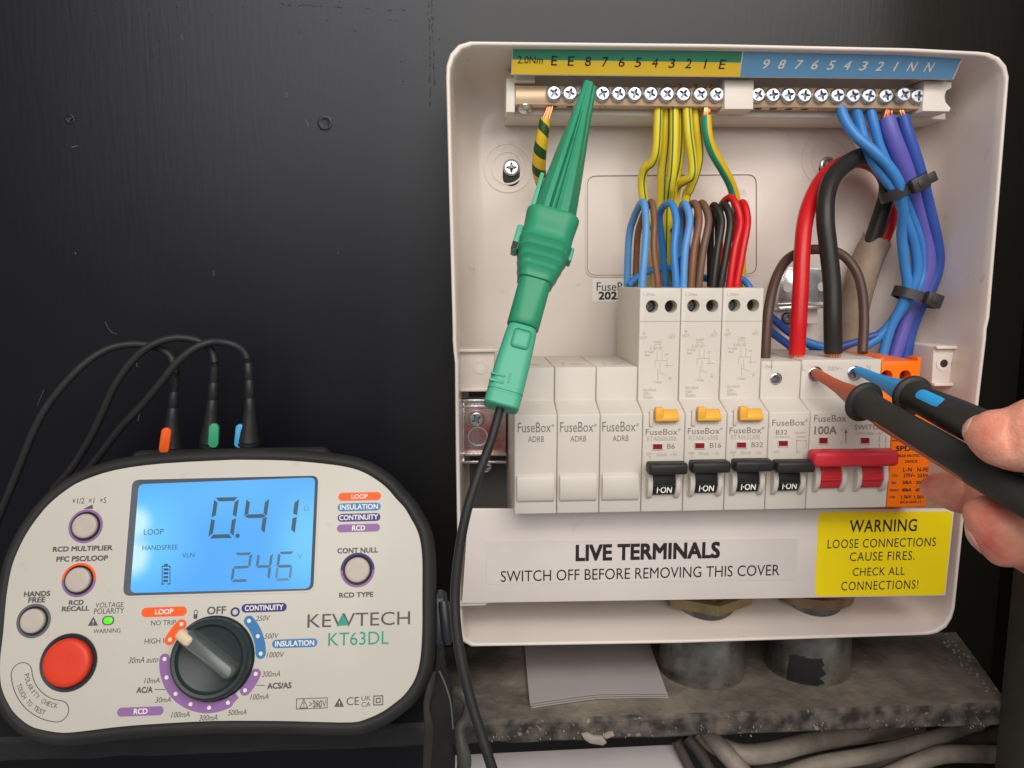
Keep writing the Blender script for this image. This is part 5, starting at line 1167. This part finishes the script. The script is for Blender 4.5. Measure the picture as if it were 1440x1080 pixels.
    tri(124, 867, 138.5, 880); tri(470, 981, 484, 994)
    def fr4(x0, y0, x1, y1, wd):
        a1 = MP.uv(x0, y1); a2 = MP.uv(x1, y0); o_ = rrect(a1[0], a1[1], a2[0], a2[1], .05, 1); i_ = rrect(a1[0]+wd, a1[1]+wd, a2[0]-wd, a2[1]-wd, .05, 1); mb.ring(FP, o_, i_, .3, h)
    fr4(416.5, 980.5, 461, 997.5, .3); fr4(525, 977.5, 539, 992, .4); fr4(528.6, 981, 535.4, 988.4, .4)
    a_ = [MP.uv(421, 996), MP.uv(433.5, 995.5), MP.uv(427.5, 982.5)]; mb.ring(FP, ccw(a_), offset_poly(ccw(a_), .28), .3, h); T('!', (426.8, 987, 428.2, 994)); T('>550V', (435, 985, 459, 994)); 
    for a_ in ((440, 984, 452, 996), (452, 984, 441, 996)):
        p = Vector(MP.uv(a_[0], a_[1])); r2_ = Vector(MP.uv(a_[2], a_[3])); d_ = (r2_-p).normalized(); e_ = Vector((-d_.y, d_.x))*.12; mb.sheet(FP, [tuple(p-e_), tuple(r2_-e_), tuple(r2_+e_), tuple(p+e_)], h)
    T('CE', (487.5, 980, 505, 991.5)); T('UK', (508.5, 978.5, 521.5, 985)); T('CA', (508.5, 987, 521.5, 993.5))
    a1 = MP.uv(272.5, 870); a2 = MP.uv(278.5, 857.5); mb.ring(FP, rrect(a1[0], a1[1], a2[0], a2[1], .6), rrect(a1[0]+.3, a1[1]+.3, a2[0]-.3, a2[1]-.3, .4), .3, h); mb.sheet(FP, rrect(a1[0], a1[1], a2[0], (a1[1]+a2[1])/2, .3), h)
    # curved capsule with two lines of lettering beside the red button
    rc = MP.uv(98, 931); kk = MP.k(98, 931)
    for r_, s, a0, a1 in ((59.5*kk, 'POLARITY CHECK', 193, 261), (72.5*kk, 'TOUCH TO TEST', 202, 249)):
        for i, ch in enumerate(s):
            if ch == ' ': continue
            a = R(a0+(a1-a0)*(i+.5)/len(s)); w_ = .62 if ch != 'I' else .18
            T(ch, (rc[0]+r_*math.cos(a)-w_, rc[1]+r_*math.sin(a)-.95, rc[0]+r_*math.cos(a)+w_, rc[1]+r_*math.sin(a)+.95), .0, px=False, rot=a+R(90))
    o_ = []; i_ = []
    n = 24; r0, r1_ = 51.5*kk, 81*kk
    for k in range(n+1): a = R(191+72*k/n); o_.append((rc[0]+r1_*math.cos(a), rc[1]+r1_*math.sin(a))); i_.append((rc[0]+r0*math.cos(a), rc[1]+r0*math.sin(a)))
    rm, wd = (r0+r1_)/2, (r1_-r0)/2
    ce = lambda a, s: [(rc[0]+rm*math.cos(a)+wd*math.cos(a+s*R(k)), rc[1]+rm*math.sin(a)+wd*math.sin(a+s*R(k))) for k in range(15, 180, 15)]
    poly = ccw(o_+ce(R(263), 1)+i_[::-1]+ce(R(191), -1)[::-1]); mb.ring(FP, poly, offset_poly(poly, .3), .3, h)
    link('print', mb, mats, fp, smooth=0)
    # push buttons
    CAP = mat('button_cap_grey', (0.50, 0.44, 0.38), 0.45, var=0.03); DK = mat('button_gap_dark', (0.025, 0.023, 0.03), 0.5, var=0.1)
    def button(px, py, R0, r_, top, bot, name='push_button', cap=CAP, hh=2.2, lab=None):
        c = MP.uv(px, py); k = MP.k(px, py); R1 = R0*k; r2_ = r_*k
        mb = MB(); n = 40
        def half(a0, a1, mi):
            A = [R(a0+(a1-a0)*i/20) for i in range(21)]
            P = [(c[0]+R1*math.cos(a), c[1]+R1*math.sin(a)) for a in A]+[(c[0]+r2_*1.16*math.cos(a), c[1]+r2_*1.16*math.sin(a)) for a in A[::-1]]
            mb.prism(FP, P, .25, .46, 0, mi)
        half(0, 180, 0); half(180, 360, 1)
        mb.lathe([(r2_*1.2, .2), (r2_*1.17, .9), (r2_*1.06, .7), (r2_*1.02, .31)], (c[0], c[1], 0), (0, 0, 1), n=n, mi=2)
        b = link(name, mb, [top, bot, DK], t, label=lab)
        mb = MB(); mb.lathe([(r2_*1.0, .2), (r2_, hh*.55), (r2_*.97, hh*.8), (r2_*.90, hh*.95), (r2_*.78, hh), (r2_*.4, hh*.97), (0.02, hh*.95)], (c[0], c[1], 0), (0, 0, 1), n=n); link('cap', mb, cap, b, smooth=60)
    GRY = mat('button_ring_grey', (0.12, 0.125, 0.14), 0.45, var=0.03)
    button(121, 740, 24, 17.5, PURPLE, PURPLE, lab='grey push button with purple ring'); button(111.5, 815.5, 24, 17.5, ORANGE, PURPLE, lab='grey push button with ring half orange half purple'); button(48, 873, 24, 17.2, GRY, GRY, lab='grey push button with plain grey ring'); button(503, 801.5, 24, 17.5, NAVY, PURPLE, lab='grey push button with ring half navy half purple')
    button(97, 931.5, 40.5, 33.5, GRY, GRY, 'test_button', mat('test_button_red', (0.72, 0.045, 0.015), 0.42, var=0.03), 3.2)
    # lamp
    l = MP.uv(144, 879); r3 = MP.uv(161.5, 866); mb = MB(); mb.ring(FP, rrect(l[0], l[1], r3[0], r3[1], 1.6), rrect(l[0]+.5, l[1]+.5, r3[0]-.5, r3[1]-.5, 1.3), .25, .7); o = link('indicator_lamp', mb, GRY, t)
    mb = MB(); mb.prism(FP, rrect(l[0]+.5, l[1]+.5, r3[0]-.5, r3[1]-.5, 1.3), .25, .6, .2); link('lens', mb, emit('green_led', srgb(90, 255, 10), 0.95), o)
    # rotary selector
    KN = mat('knob_dark_green_grey', (0.024, 0.036, 0.036), 0.32, var=0.06, bump=0.03); k = MP.k(300, 925)
    mb = MB(); R1 = 57*k; mb.lathe([(R1*1.03, .2), (R1*1.03, .9), (R1*.99, .7), (R1*.985, 3.5), (R1*.95, 5.6), (R1*.90, 6.2), (R1*.83, 6.0), (R1*.78, 4.6), (R1*.75, 4.3), (0.02, 4.3)], (dc[0], dc[1], 0), (0, 0, 1), n=72)
    kb = link('selector_dial', mb, KN, t, smooth=40)
    a = MP.uv(266, 890); b = MP.uv(337, 947); d_ = (Vector(b)-Vector(a)); ln_ = d_.length; an = math.atan2(d_.y, d_.x); mid = (Vector(a)+Vector(b))/2
    mb = MB(); rings = []
    for hz, sx, sy in ((4.2, 1.0, 1.15), (8, .98, 1.0), (10.6, .95, .84), (11.2, .92, .70)):
        rings.append([Vector((a_*sx, b_*sy*(1-.24*math.cos(a_/ln_*math.pi)*.5), hz)) for a_, b_ in rrect(-ln_/2, -3.6, ln_/2, 3.6, 3.2, 8)])
    mb.loft(rings, cap0=False); inn_ = [Vector((p.x*.97, p.y*.62, 10.2)) for p in rings[-1]]
    M_ = Matrix.Translation((mid.x, mid.y, 0)) @ Matrix.Rotation(an, 4, 'Z'); mb.xf(M_); link('grip_bar', mb, mat('knob_bar_grey_green', (0.10, 0.115, 0.105), 0.28, var=0.08, spec=.5), kb, smooth=50)
    mb = MB(); mb.box(-ln_/2-1.8, -ln_/2+6.2, -2.5, 2.5, 6.0, 12.0, 1.8, seg=3); mb.xf(M_); link('pointer', mb, mat('pointer_cream', (0.72, 0.55, 0.36), 0.45, var=0.03), kb)
    # socket shroud on top and hinge at the side
    mb = MB(); a = MP.uv(150, 655); b = MP.uv(470, 640)
    mb.box(a[0]+6, b[0]-4, MP.uv(300, 640)[1]-4, MP.uv(300, 628)[1]+1, -34, -8, 4, seg=3); link('socket_ridge', mb, RB, t)
    mb = MB(); a = MP.uv(612, 830); b = MP.uv(632, 912)
    SLK = mat('hinge_grey_blue', (0.018, 0.021, 0.026), 0.3, var=0.1)
    mb.box(a[0]-1.5, b[0]-1.2, b[1], a[1], -16, -5, 2.2, seg=3); mb.lathe([(2.2, 0), (2.6, 2), (2.4, 16), (1.4, 19)], (b[0]-2.6, a[1]-5, -4.5), (0.10, -1, 0), n=16); link('cover_hinge', mb, SLK, t)
    mb = MB(); mb.box(a[0]+1.0, a[0]+3.2, a[1]-3.4, a[1]+.2, -9, -3.2, .4); link('hinge_slot', mb, HOLE, t)
tester_build()

# ------------------------------------------------------------------ plugs and leads on top of the tester
def tester_pt(px, py, h):
    u, v = MP.uv(px, py); return MW @ Vector((u, v, h))
def plug_lead(label, tagm, axis, lead, tagpx, Yp):
    """axis: plug centre line from collar to cable end (pixels)"""
    A = U(*axis[0], Yp); B = U(*axis[-1], Yp-2); t = thing('plug_lead', label, 'plug lead', A)
    P = [U(x, y, Yp) for x, y in axis]; k = (U(axis[0][0]+10, axis[0][1], Yp)-A).length/10
    P = [P[0]+(P[0]-P[1]).normalized()*16*k]+P
    mb = MB(); Q = []; rr = []
    C = catmull(P, 8); n_ = len(C)-1
    prof_ = [(0, 14.5), (.10, 14.5), (.13, 13), (.15, 15.5), (.20, 15.5), (.21, 13.2), (.225, 15.2), (.25, 14.6), (.36, 13.2), (.47, 10.5), (.58, 8.4), (.66, 7.6), (.67, 6.4), (.69, 7.4), (.80, 7.0), (.81, 5.8), (.83, 6.8), (.93, 6.4), (.94, 5.0), (.96, 6.2), (1, 5.8)]
    rings = []; n = 24
    for f, r_ in prof_:
        x = f*n_; i = min(int(x), n_-1); p = C[i].lerp(C[i+1], x-i); d = (C[min(i+2, n_)]-C[max(i-1, 0)]).normalized()
        a = d.cross(Vector((0, 1, 0))).normalized(); b = d.cross(a)
        rings.append([p+(a*math.cos(2*math.pi*j/n)+b*math.sin(2*math.pi*j/n))*r_*k for j in range(n)])
    mb.loft(rings); link('plug', mb, BLACKP, t, smooth=40)
    mb = MB(); mb.tube(PP([(x, y, Y) for x, y, Y in lead]), 5.3*k, 14, 9); link('lead', mb, CABLEB, t, smooth=60)
    (x0, y0), (x1, y1), w_, Yt_ = tagpx
    a = U(x0, y0, Yt_); b = U(x1, y1, Yt_); pl = Plane(a, Vector((1, 0, 0)) if abs(x1-x0) < 2 else (Matrix.Rotation(R(-90), 3, 'Y') @ (b-a)) * -1, (b-a)); pl = Plane(a, Vector((b-a).z*Vector((1, 0, 0))-(b-a).x*Vector((0, 0, 1))), b-a)
    L_ = (b-a).length; hw = w_*k/2
    mb = MB(); mb.prism(pl, rrect(-hw, 0, hw, L_, hw*.95, 6), -1.6, 0, .4); link('colour_tag', mb, tagm, t)
yp = tester_pt(300, 640, -20).y
GT = 'plug leads on top of the tester'
plug_lead('black plug lead with orange tag, leftmost socket of the tester', mat('tag_orange', srgb(235, 95, 30), 0.45, var=0.03), [(241, 626), (242, 600), (244, 560), (247, 522)], [(247, 524, yp-2), (242, 505, yp-1), (232, 494, yp), (215, 487, yp), (190, 484, yp-1), (160, 488, yp-3), (130, 503, yp-6), (98, 532, yp-9), (66, 572, yp-11), (46, 610, yp-12), (30, 650, yp-12), (12, 695, yp-12), (-10, 750, yp-10), (-30, 820, yp-8)], ((229, 638), (234, 602), 13.5, yp-9), yp)
plug_lead('black plug lead with green tag, middle socket of the tester', mat('tag_green', srgb(60, 160, 115), 0.45, var=0.03), [(296, 620), (297, 590), (300, 548), (302, 508)], [(302, 510, yp-2), (298, 495, yp-1), (288, 484, yp-2), (270, 477, yp-3), (248, 475, yp-4), (225, 480, yp-5), (203, 492, yp-6), (180, 515, yp-6), (160, 545, yp-6), (143, 583, yp-5), (125, 620, yp-3), (100, 660, yp), (75, 690, yp+4), (60, 730, yp+8)], ((299, 630), (300.5, 596), 13.5, yp-9), yp)
plug_lead('black plug lead with pale blue tag, rightmost socket of the tester', mat('tag_blue', srgb(80, 170, 225), 0.45, var=0.03), [(350, 618), (351, 588), (351, 545), (348, 502)], [(348, 504, yp-2), (343, 495, yp-2), (331, 486, yp-3), (312, 481, yp-4), (292, 482, yp-7), (270, 492, yp-9), (247, 512, yp-10), (222, 543, yp-10), (195, 575, yp-8), (170, 601, yp-6), (148, 630, yp-3), (128, 655, yp), (110, 676, yp+4), (95, 710, yp+8)], ((335, 630), (338, 597), 13, yp-3), yp)
# ------------------------------------------------------------------ strap and grey flex between tester and box
def strap():
    t = thing('carry_strap', 'black webbing strap hanging down beside the tester and the box', 'strap', U(615, 1110, -112))
    m = mat('black_webbing', (0.008, 0.008, 0.008), 0.8, var=0.2, vscale=300, bump=0.4, bscale=1500)
    mb = MB(); mb.tube(PP([(619, 905, -84), (620, 935, -92), (622, 965, -102), (620, 1000, -108), (618, 1040, -110), (620, 1090, -112), (622, 1130, -112)]), [1.5, 2.2, 4.2, 5.2, 5.6, 6.2, 6.4], 18, 6, flat=.3); link('webbing', mb, m, t, smooth=60)
    mb = MB(); mb.tube(PP([(612, 944, -98), (606, 965, -103), (602, 990, -106), (604, 1020, -110), (603, 1080, -112)]), [.5, 1.6, 2.0, 2.2, 2.6], 12, 6, flat=.35); link('strap_edge', mb, mat('strap_edge_grey', (0.022, 0.02, 0.018), .7, var=.1), t, smooth=60)
    mb = MB(); mb.tube(PP([(618, 944, -106), (627, 965, -112), (634, 990, -115), (637, 1025, -116)]), .35, 6, 5); link('stitching', mb, mat('thread_grey', (.10, .12, .10), .7, var=0), t)
strap()
wire('grey_flex', 'short grey flex curving out from behind the black strap', [(640, 972, -82), (652, 978, -84), (660, 992, -85), (655, 1010, -86), (646, 1024, -88), (648, 1045, -92), (653, 1070, -94), (648, 1110, -95)], [2.6, 2.8, 2.8, 2.8, 2.6, 2.8, 3.2, 3.2], mat('grey_flex', (0.075, 0.075, 0.066), 0.5, var=0.1), cat='flex', n=14)

# ================================================================== PROBES AND HAND
PROBEB = mat('probe_black_rubber', (0.030, 0.029, 0.026), 0.5, var=0.18, vscale=50, bump=0.15, bscale=1100)
def probe(label, T_, E_, sleeve, prof_s, prof_b, inlay=None):
    t = thing('test_probe', label, 'test probe', T_); ax = (E_-T_).normalized(); ln = (E_-T_).length
    mb = MB(); mb.lathe(prof_s, T_, ax, n=32); link('tip_sleeve', mb, sleeve, t, smooth=50)
    mb = MB(); mb.lathe([(0.9, -3.5), (1.0, 2)], T_, ax, n=12); link('metal_tip', mb, ZINC, t)
    mb = MB(); mb.lathe(prof_b, T_, ax, n=40); h = link('handle', mb, PROBEB, t, smooth=50)
    e_ = T_+ax*(prof_b[-1][1]-2); mb = MB(); mb.tube([e_, e_+ax*25, e_+ax*60+Vector((6, -6, -14)), e_+ax*95+Vector((14, -14, -50)), e_+ax*110+Vector((20, -22, -120)), e_+ax*105+Vector((24, -26, -220))], [2.6, 2.2, 1.9, 1.9, 1.9, 1.9], 14, 6); link('lead', mb, CABLEB, t, smooth=60)
    if inlay:
        px0, py0, px1, py1, wd, m = inlay
        y = (CP-T_); y = (y-ax*y.dot(ax)).normalized(); x = ax.cross(y)
        f0, f1, rr = px0, px1, py0; off = py1
        pl_n = (y*math.cos(off)+x*math.sin(off)).normalized(); ex = ax; ey = pl_n.cross(ex)
        mb = MB(); rings = []
        q = rrect(f0, -wd, f1, wd, wd*.9, 6); V = []
        def surf(z, s, hh): a = s/rr; return T_+ax*z+(pl_n*math.cos(a)+ey*math.sin(a))*(rr+hh)
        mb.loft([[surf(z, s, -.4) for z, s in q], [surf(z, s, .22) for z, s in q], [surf((f0+f1)/2+(z-(f0+f1)/2)*.95, s*.86, .34) for z, s in q], [surf((f0+f1)/2+(z-(f0+f1)/2)*.5, s*.4, .38) for z, s in q]]); link('colour_inlay', mb, m, h, smooth=50)
    return t
TA = U(1147.5, 525, -71.5); EA = U(1440, 700, -178); lA = (EA-TA).length
def at_px(T_, E_, px):
    lo, hi = 0.0, 1.5
    for _ in range(40):
        m_ = (lo+hi)/2; p = T_+(E_-T_)*m_-CP; q = RC.transposed() @ p
        if 720+1080*q.x/-q.z < px: lo = m_
        else: hi = m_
    return (E_-T_).length*lo
f1 = at_px(TA, EA, 1212); s0 = at_px(TA, EA, 1154)
probe('test probe with brown tip touching the left screw of the main switch', TA, EA, mat('probe_brown', srgb(178, 88, 58), 0.42, var=0.04),
      [(1.6, -1.5), (2.3, 0.2), (2.4, 5), (2.5, f1*.35), (3.0, f1*.55), (4.2, f1*.78), (6.0, f1-.5), (6.2, f1+2)],
      [(6.0, f1), (8.2, f1+.1), (8.7, f1+.7), (8.7, f1+1.8), (8.3, f1+2.4), (6.6, f1+2.8), (5.7, f1+6.0), (5.4, f1+9), (5.4, f1+14), (5.6, f1+26), (5.9, f1+44), (6.1, f1+62), (5.8, f1+84), (5.0, f1+108), (3.2, f1+118)],
      (f1+14, 5.75, f1+62, 1.22, 1.5, mat('inlay_brown', srgb(170, 90, 60), 0.42, var=0.04)))
TB = U(1207, 521, -71.5); EB = U(1420, 621, -165)
f2 = at_px(TB, EB, 1280)
probe('test probe with blue tip and blue inlay touching the right screw of the main switch', TB, EB, mat('probe_blue', srgb(45, 150, 215), 0.42, var=0.04),
      [(1.5, -1.5), (2.0, 0.2), (2.2, 5), (2.5, f2*.35), (3.2, f2*.55), (4.4, f2*.78), (6.0, f2-.5), (6.2, f2+2)],
      [(6.0, f2), (7.9, f2+.1), (8.4, f2+.7), (8.4, f2+1.8), (8.0, f2+2.4), (6.6, f2+2.8), (6.0, f2+6.0), (5.9, f2+9), (6.1, f2+14), (6.6, f2+26), (6.9, f2+44), (7.0, f2+62), (6.4, f2+84), (4.0, f2+100)],
      (f2+10.5, 6.2, f2+27, -0.35, 2.3, mat('inlay_blue', srgb(50, 170, 235), 0.4, var=0.03)))
def blend_surface(parts, cell, pad, k):
    """one continuous skin round chains of balls: parts = [(points, radii)]; naive surface nets over a smooth union"""
    import numpy as np
    allp = np.array([tuple(p) for P, r in parts for p in P]); mx = max(max(r) for P, r in parts)
    lo = allp.min(0)-mx-pad; hi = allp.max(0)+mx+pad
    n = np.ceil((hi-lo)/cell).astype(int)+1; F = np.full(tuple(n), 50.0, dtype=np.float32)
    for P, r in parts:
        Q = np.array([tuple(p) for p in P]); rad = np.array(r)
        l = Q.min(0)-rad.max()-pad; h = Q.max(0)+rad.max()+pad
        i0 = np.maximum(((l-lo)/cell).astype(int), 0); i1 = np.minimum(np.ceil((h-lo)/cell).astype(int)+1, n)
        g = np.meshgrid(*[lo[a]+cell*np.arange(i0[a], i1[a]) for a in range(3)], indexing='ij'); X = np.stack(g, -1).astype(np.float32)
        D = np.full(X.shape[:3], 60.0, dtype=np.float32)
        for j in range(len(Q)-1):
            ab = Q[j+1]-Q[j]; t = np.clip(((X-Q[j]) @ ab)/max(1e-6, ab @ ab), 0, 1)
            d = np.sqrt((((X-Q[j])-t[..., None]*ab)**2).sum(-1))-(rad[j]+(rad[j+1]-rad[j])*t); D = np.minimum(D, d)
        S = tuple(slice(i0[a], i1[a]) for a in range(3)); O = F[S]
        hh = np.clip(0.5+0.5*(O-D)/k, 0, 1); F[S] = O*(1-hh)+D*hh-k*hh*(1-hh)
    s = F < 0
    idx = np.full(tuple(n-1), -1, dtype=int)
    c8 = [(i, j, k_) for i in (0, 1) for j in (0, 1) for k_ in (0, 1)]
    sl = lambda c: tuple(slice(c[a], n[a]-1+c[a]) for a in range(3))
    cnt = sum(s[sl(c)].astype(int) for c in c8); act = (cnt > 0) & (cnt < 8); idx[act] = np.arange(act.sum())
    cells = np.argwhere(act); acc = np.zeros((len(cells), 3)); w_ = np.zeros(len(cells))
    for c in c8:
        for a in range(3):
            if c[a]: continue
            d = list(c); d[a] = 1
            fa = F[tuple((cells+np.array(c)).T)]; fb = F[tuple((cells+np.array(d)).T)]
            m = (fa < 0) != (fb < 0); t = np.where(m, fa/(fa-fb+1e-12), 0); p = np.array(c, dtype=float)[None]+np.zeros((len(cells), 3)); p[:, a] += t
            acc[m] += p[m]; w_[m] += 1
    V = lo+cell*(cells+acc/w_[:, None])
    faces = []
    for a in range(3):
        b_, c_ = (a+1) % 3, (a+2) % 3; e = np.zeros(3, int); e[a] = 1
        A = s[tuple(slice(0, n[x]-1) if x == a else slice(1, n[x]-1) for x in range(3))]; B_ = s[tuple(slice(1, n[x]) if x == a else slice(1, n[x]-1) for x in range(3))]
        q = np.argwhere(A != B_); fl = A[tuple(q.T)]; o = np.ones(3, int); o[a] = 0; q = q+o
        eb = np.zeros(3, int); eb[b_] = 1; ec = np.zeros(3, int); ec[c_] = 1
        v = [idx[tuple((q-x).T)] for x in (eb+ec, ec, 0*eb, eb)]; f = np.stack(v, 1); f[~fl] = f[~fl][:, ::-1]; faces.append(f)
    return V, np.concatenate(faces)
def hand():
    def limb(pts, rads, sub=3):
        P = catmull(PP(pts), sub); n = len(P)-1; m = len(rads)-1; R_ = []
        for i in range(n+1):
            x = i/n*m; j = min(int(x), m-1); R_.append(rads[j]+(rads[j+1]-rads[j])*(x-j))
        return P, R_
    parts = [limb([(1700, 735, -198), (1780, 790, -196), (1880, 860, -200), (2000, 960, -210), (2140, 1080, -225)], [22, 27, 25, 23, 25]),
        limb([(1377, 607, -172), (1388, 612, -174), (1412, 618, -177), (1450, 620, -181), (1500, 610, -188), (1560, 613, -196), (1640, 650, -204), (1730, 720, -210)], [4.8, 6.6, 9.2, 10.4, 10.2, 11, 13.5, 18]),
        limb([(1400, 602, -176), (1418, 604, -178)], [6.0, 6.4], 1),
        limb([(1455, 597, -182), (1490, 585, -186)], [8.6, 9.0], 1),
        limb([(1381, 722, -160), (1394, 730, -162), (1416, 742, -164), (1450, 756, -168), (1500, 772, -175), (1560, 778, -181), (1640, 760, -187), (1740, 740, -192)], [6.2, 8.2, 10.0, 10.4, 10.2, 11, 10.8, 14]),
        limb([(1388, 748, -161), (1412, 762, -163)], [6.6, 8.6], 1),
        limb([(1312, 686, -122), (1324, 688, -123), (1348, 692, -127), (1390, 700, -135), (1440, 714, -145), (1520, 750, -159), (1580, 770, -169), (1680, 760, -181), (1760, 750, -189)], [5.0, 6.8, 8.2, 8.8, 9.0, 9.8, 10, 10.5, 14]),
        limb([(1430, 768, -128), (1470, 790, -138), (1530, 812, -150), (1620, 810, -168), (1760, 790, -186)], [7.4, 8.2, 8.8, 10, 14]),
        limb([(1478, 846, -132), (1510, 858, -142), (1570, 862, -154), (1640, 850, -168), (1760, 830, -186)], [6.4, 7.2, 7.8, 9, 13])]
    V, F = blend_surface(parts, 1.15, 6.0, 2.2)
    P0 = U(1700, 780, -195); me = bpy.data.meshes.new('hand')
    V = [Vector(v) for v in V]
    me.from_pydata([tuple((v-P0)*MM) for v in V], [], [tuple(int(i) for i in f) for f in F]); me.update()
    bm = bmesh.new(); bm.from_mesh(me)
    for _ in range(3): bmesh.ops.smooth_vert(bm, verts=bm.verts, factor=0.5, use_axis_x=True, use_axis_y=True, use_axis_z=True)
    bm.normal_update()
    creases = []                                     # skin folds across the finger pads and joints: (point, direction along the finger, depth)
    for a, b, d in (((1418, 619, -186), (1450, 620, -190), .5), ((1425, 619, -186), (1450, 620, -190), .3), ((1436, 745, -172), (1470, 756, -176), .45), ((1443, 748, -172), (1470, 756, -176), .3), ((1356, 692, -134), (1390, 698, -142), .4)):
        p = U(*a); q = U(*b); creases.append((p, (q-p).normalized(), d))
    for v in bm.verts:
        p = v.co/MM+P0; d = 0.30*noise.noise(p*0.13)+0.10*noise.noise(p*0.5)
        ridge = 0.035*math.sin(3.2*(p.z*.8+p.x*.6)+2.5*noise.noise(p*.25))
        d += ridge
        for c, ax, k in creases:
            q = p-c
            if q.length < 13:
                t = q.dot(ax)+1.2*noise.noise(p*.3); d -= 1.8*k*math.exp(-(t/.55)**2)*max(0, 1-q.length/13)
        v.co += v.normal*d*MM
    bm.to_mesh(me); bm.free(); me.materials.append(SKIN); me.polygons.foreach_set('use_smooth', [True]*len(me.polygons)); me.update()
    o = bpy.data.objects.new('hand', me); COL.objects.link(o); o.location = P0*MM; FR[o] = Matrix.Translation(-P0)
    tag(o, 'bare hand holding both test probes at the right edge of the picture', 'hand')
    from mathutils.bvhtree import BVHTree
    bv = BVHTree.FromPolygons([(v.co/MM+P0) for v in me.vertices], [tuple(p.vertices) for p in me.polygons])
    def nail(c, nrm, along, w_, l_):
        """curved plate bedded in the skin of a fingertip"""
        nrm = Vector(nrm).normalized(); al = Vector(along); al = (al-nrm*al.dot(nrm)).normalized(); sd = nrm.cross(al); mb = MB(); rows = []
        for s_, h in ((1.0, -.35), (.97, .12), (.85, .22), (.6, .27), (.3, .3)):
            row = []
            for a, b in rrect(-w_, -l_, w_, l_, w_*.75, 7):
                d = (nrm+sd*(a*s_/8.0)).normalized(); o_ = c+al*b*s_
                hit = bv.ray_cast(o_+d*14, -d)
                p = hit[0] if hit[0] else o_+d*8
                row.append(p+d*h)
            rows.append(row)
        mb.loft(rows); link('fingernail', mb, NAIL, o, smooth=60)
    nail(U(1394, 742, -161), (-.70, .30, -.62), (-.45, -.2, .5), 5.4, 5.4)
    nail(U(1392, 612, -174), (-.66, .60, .40), (-.7, -.4, -.4), 4.6, 4.6)
hand()
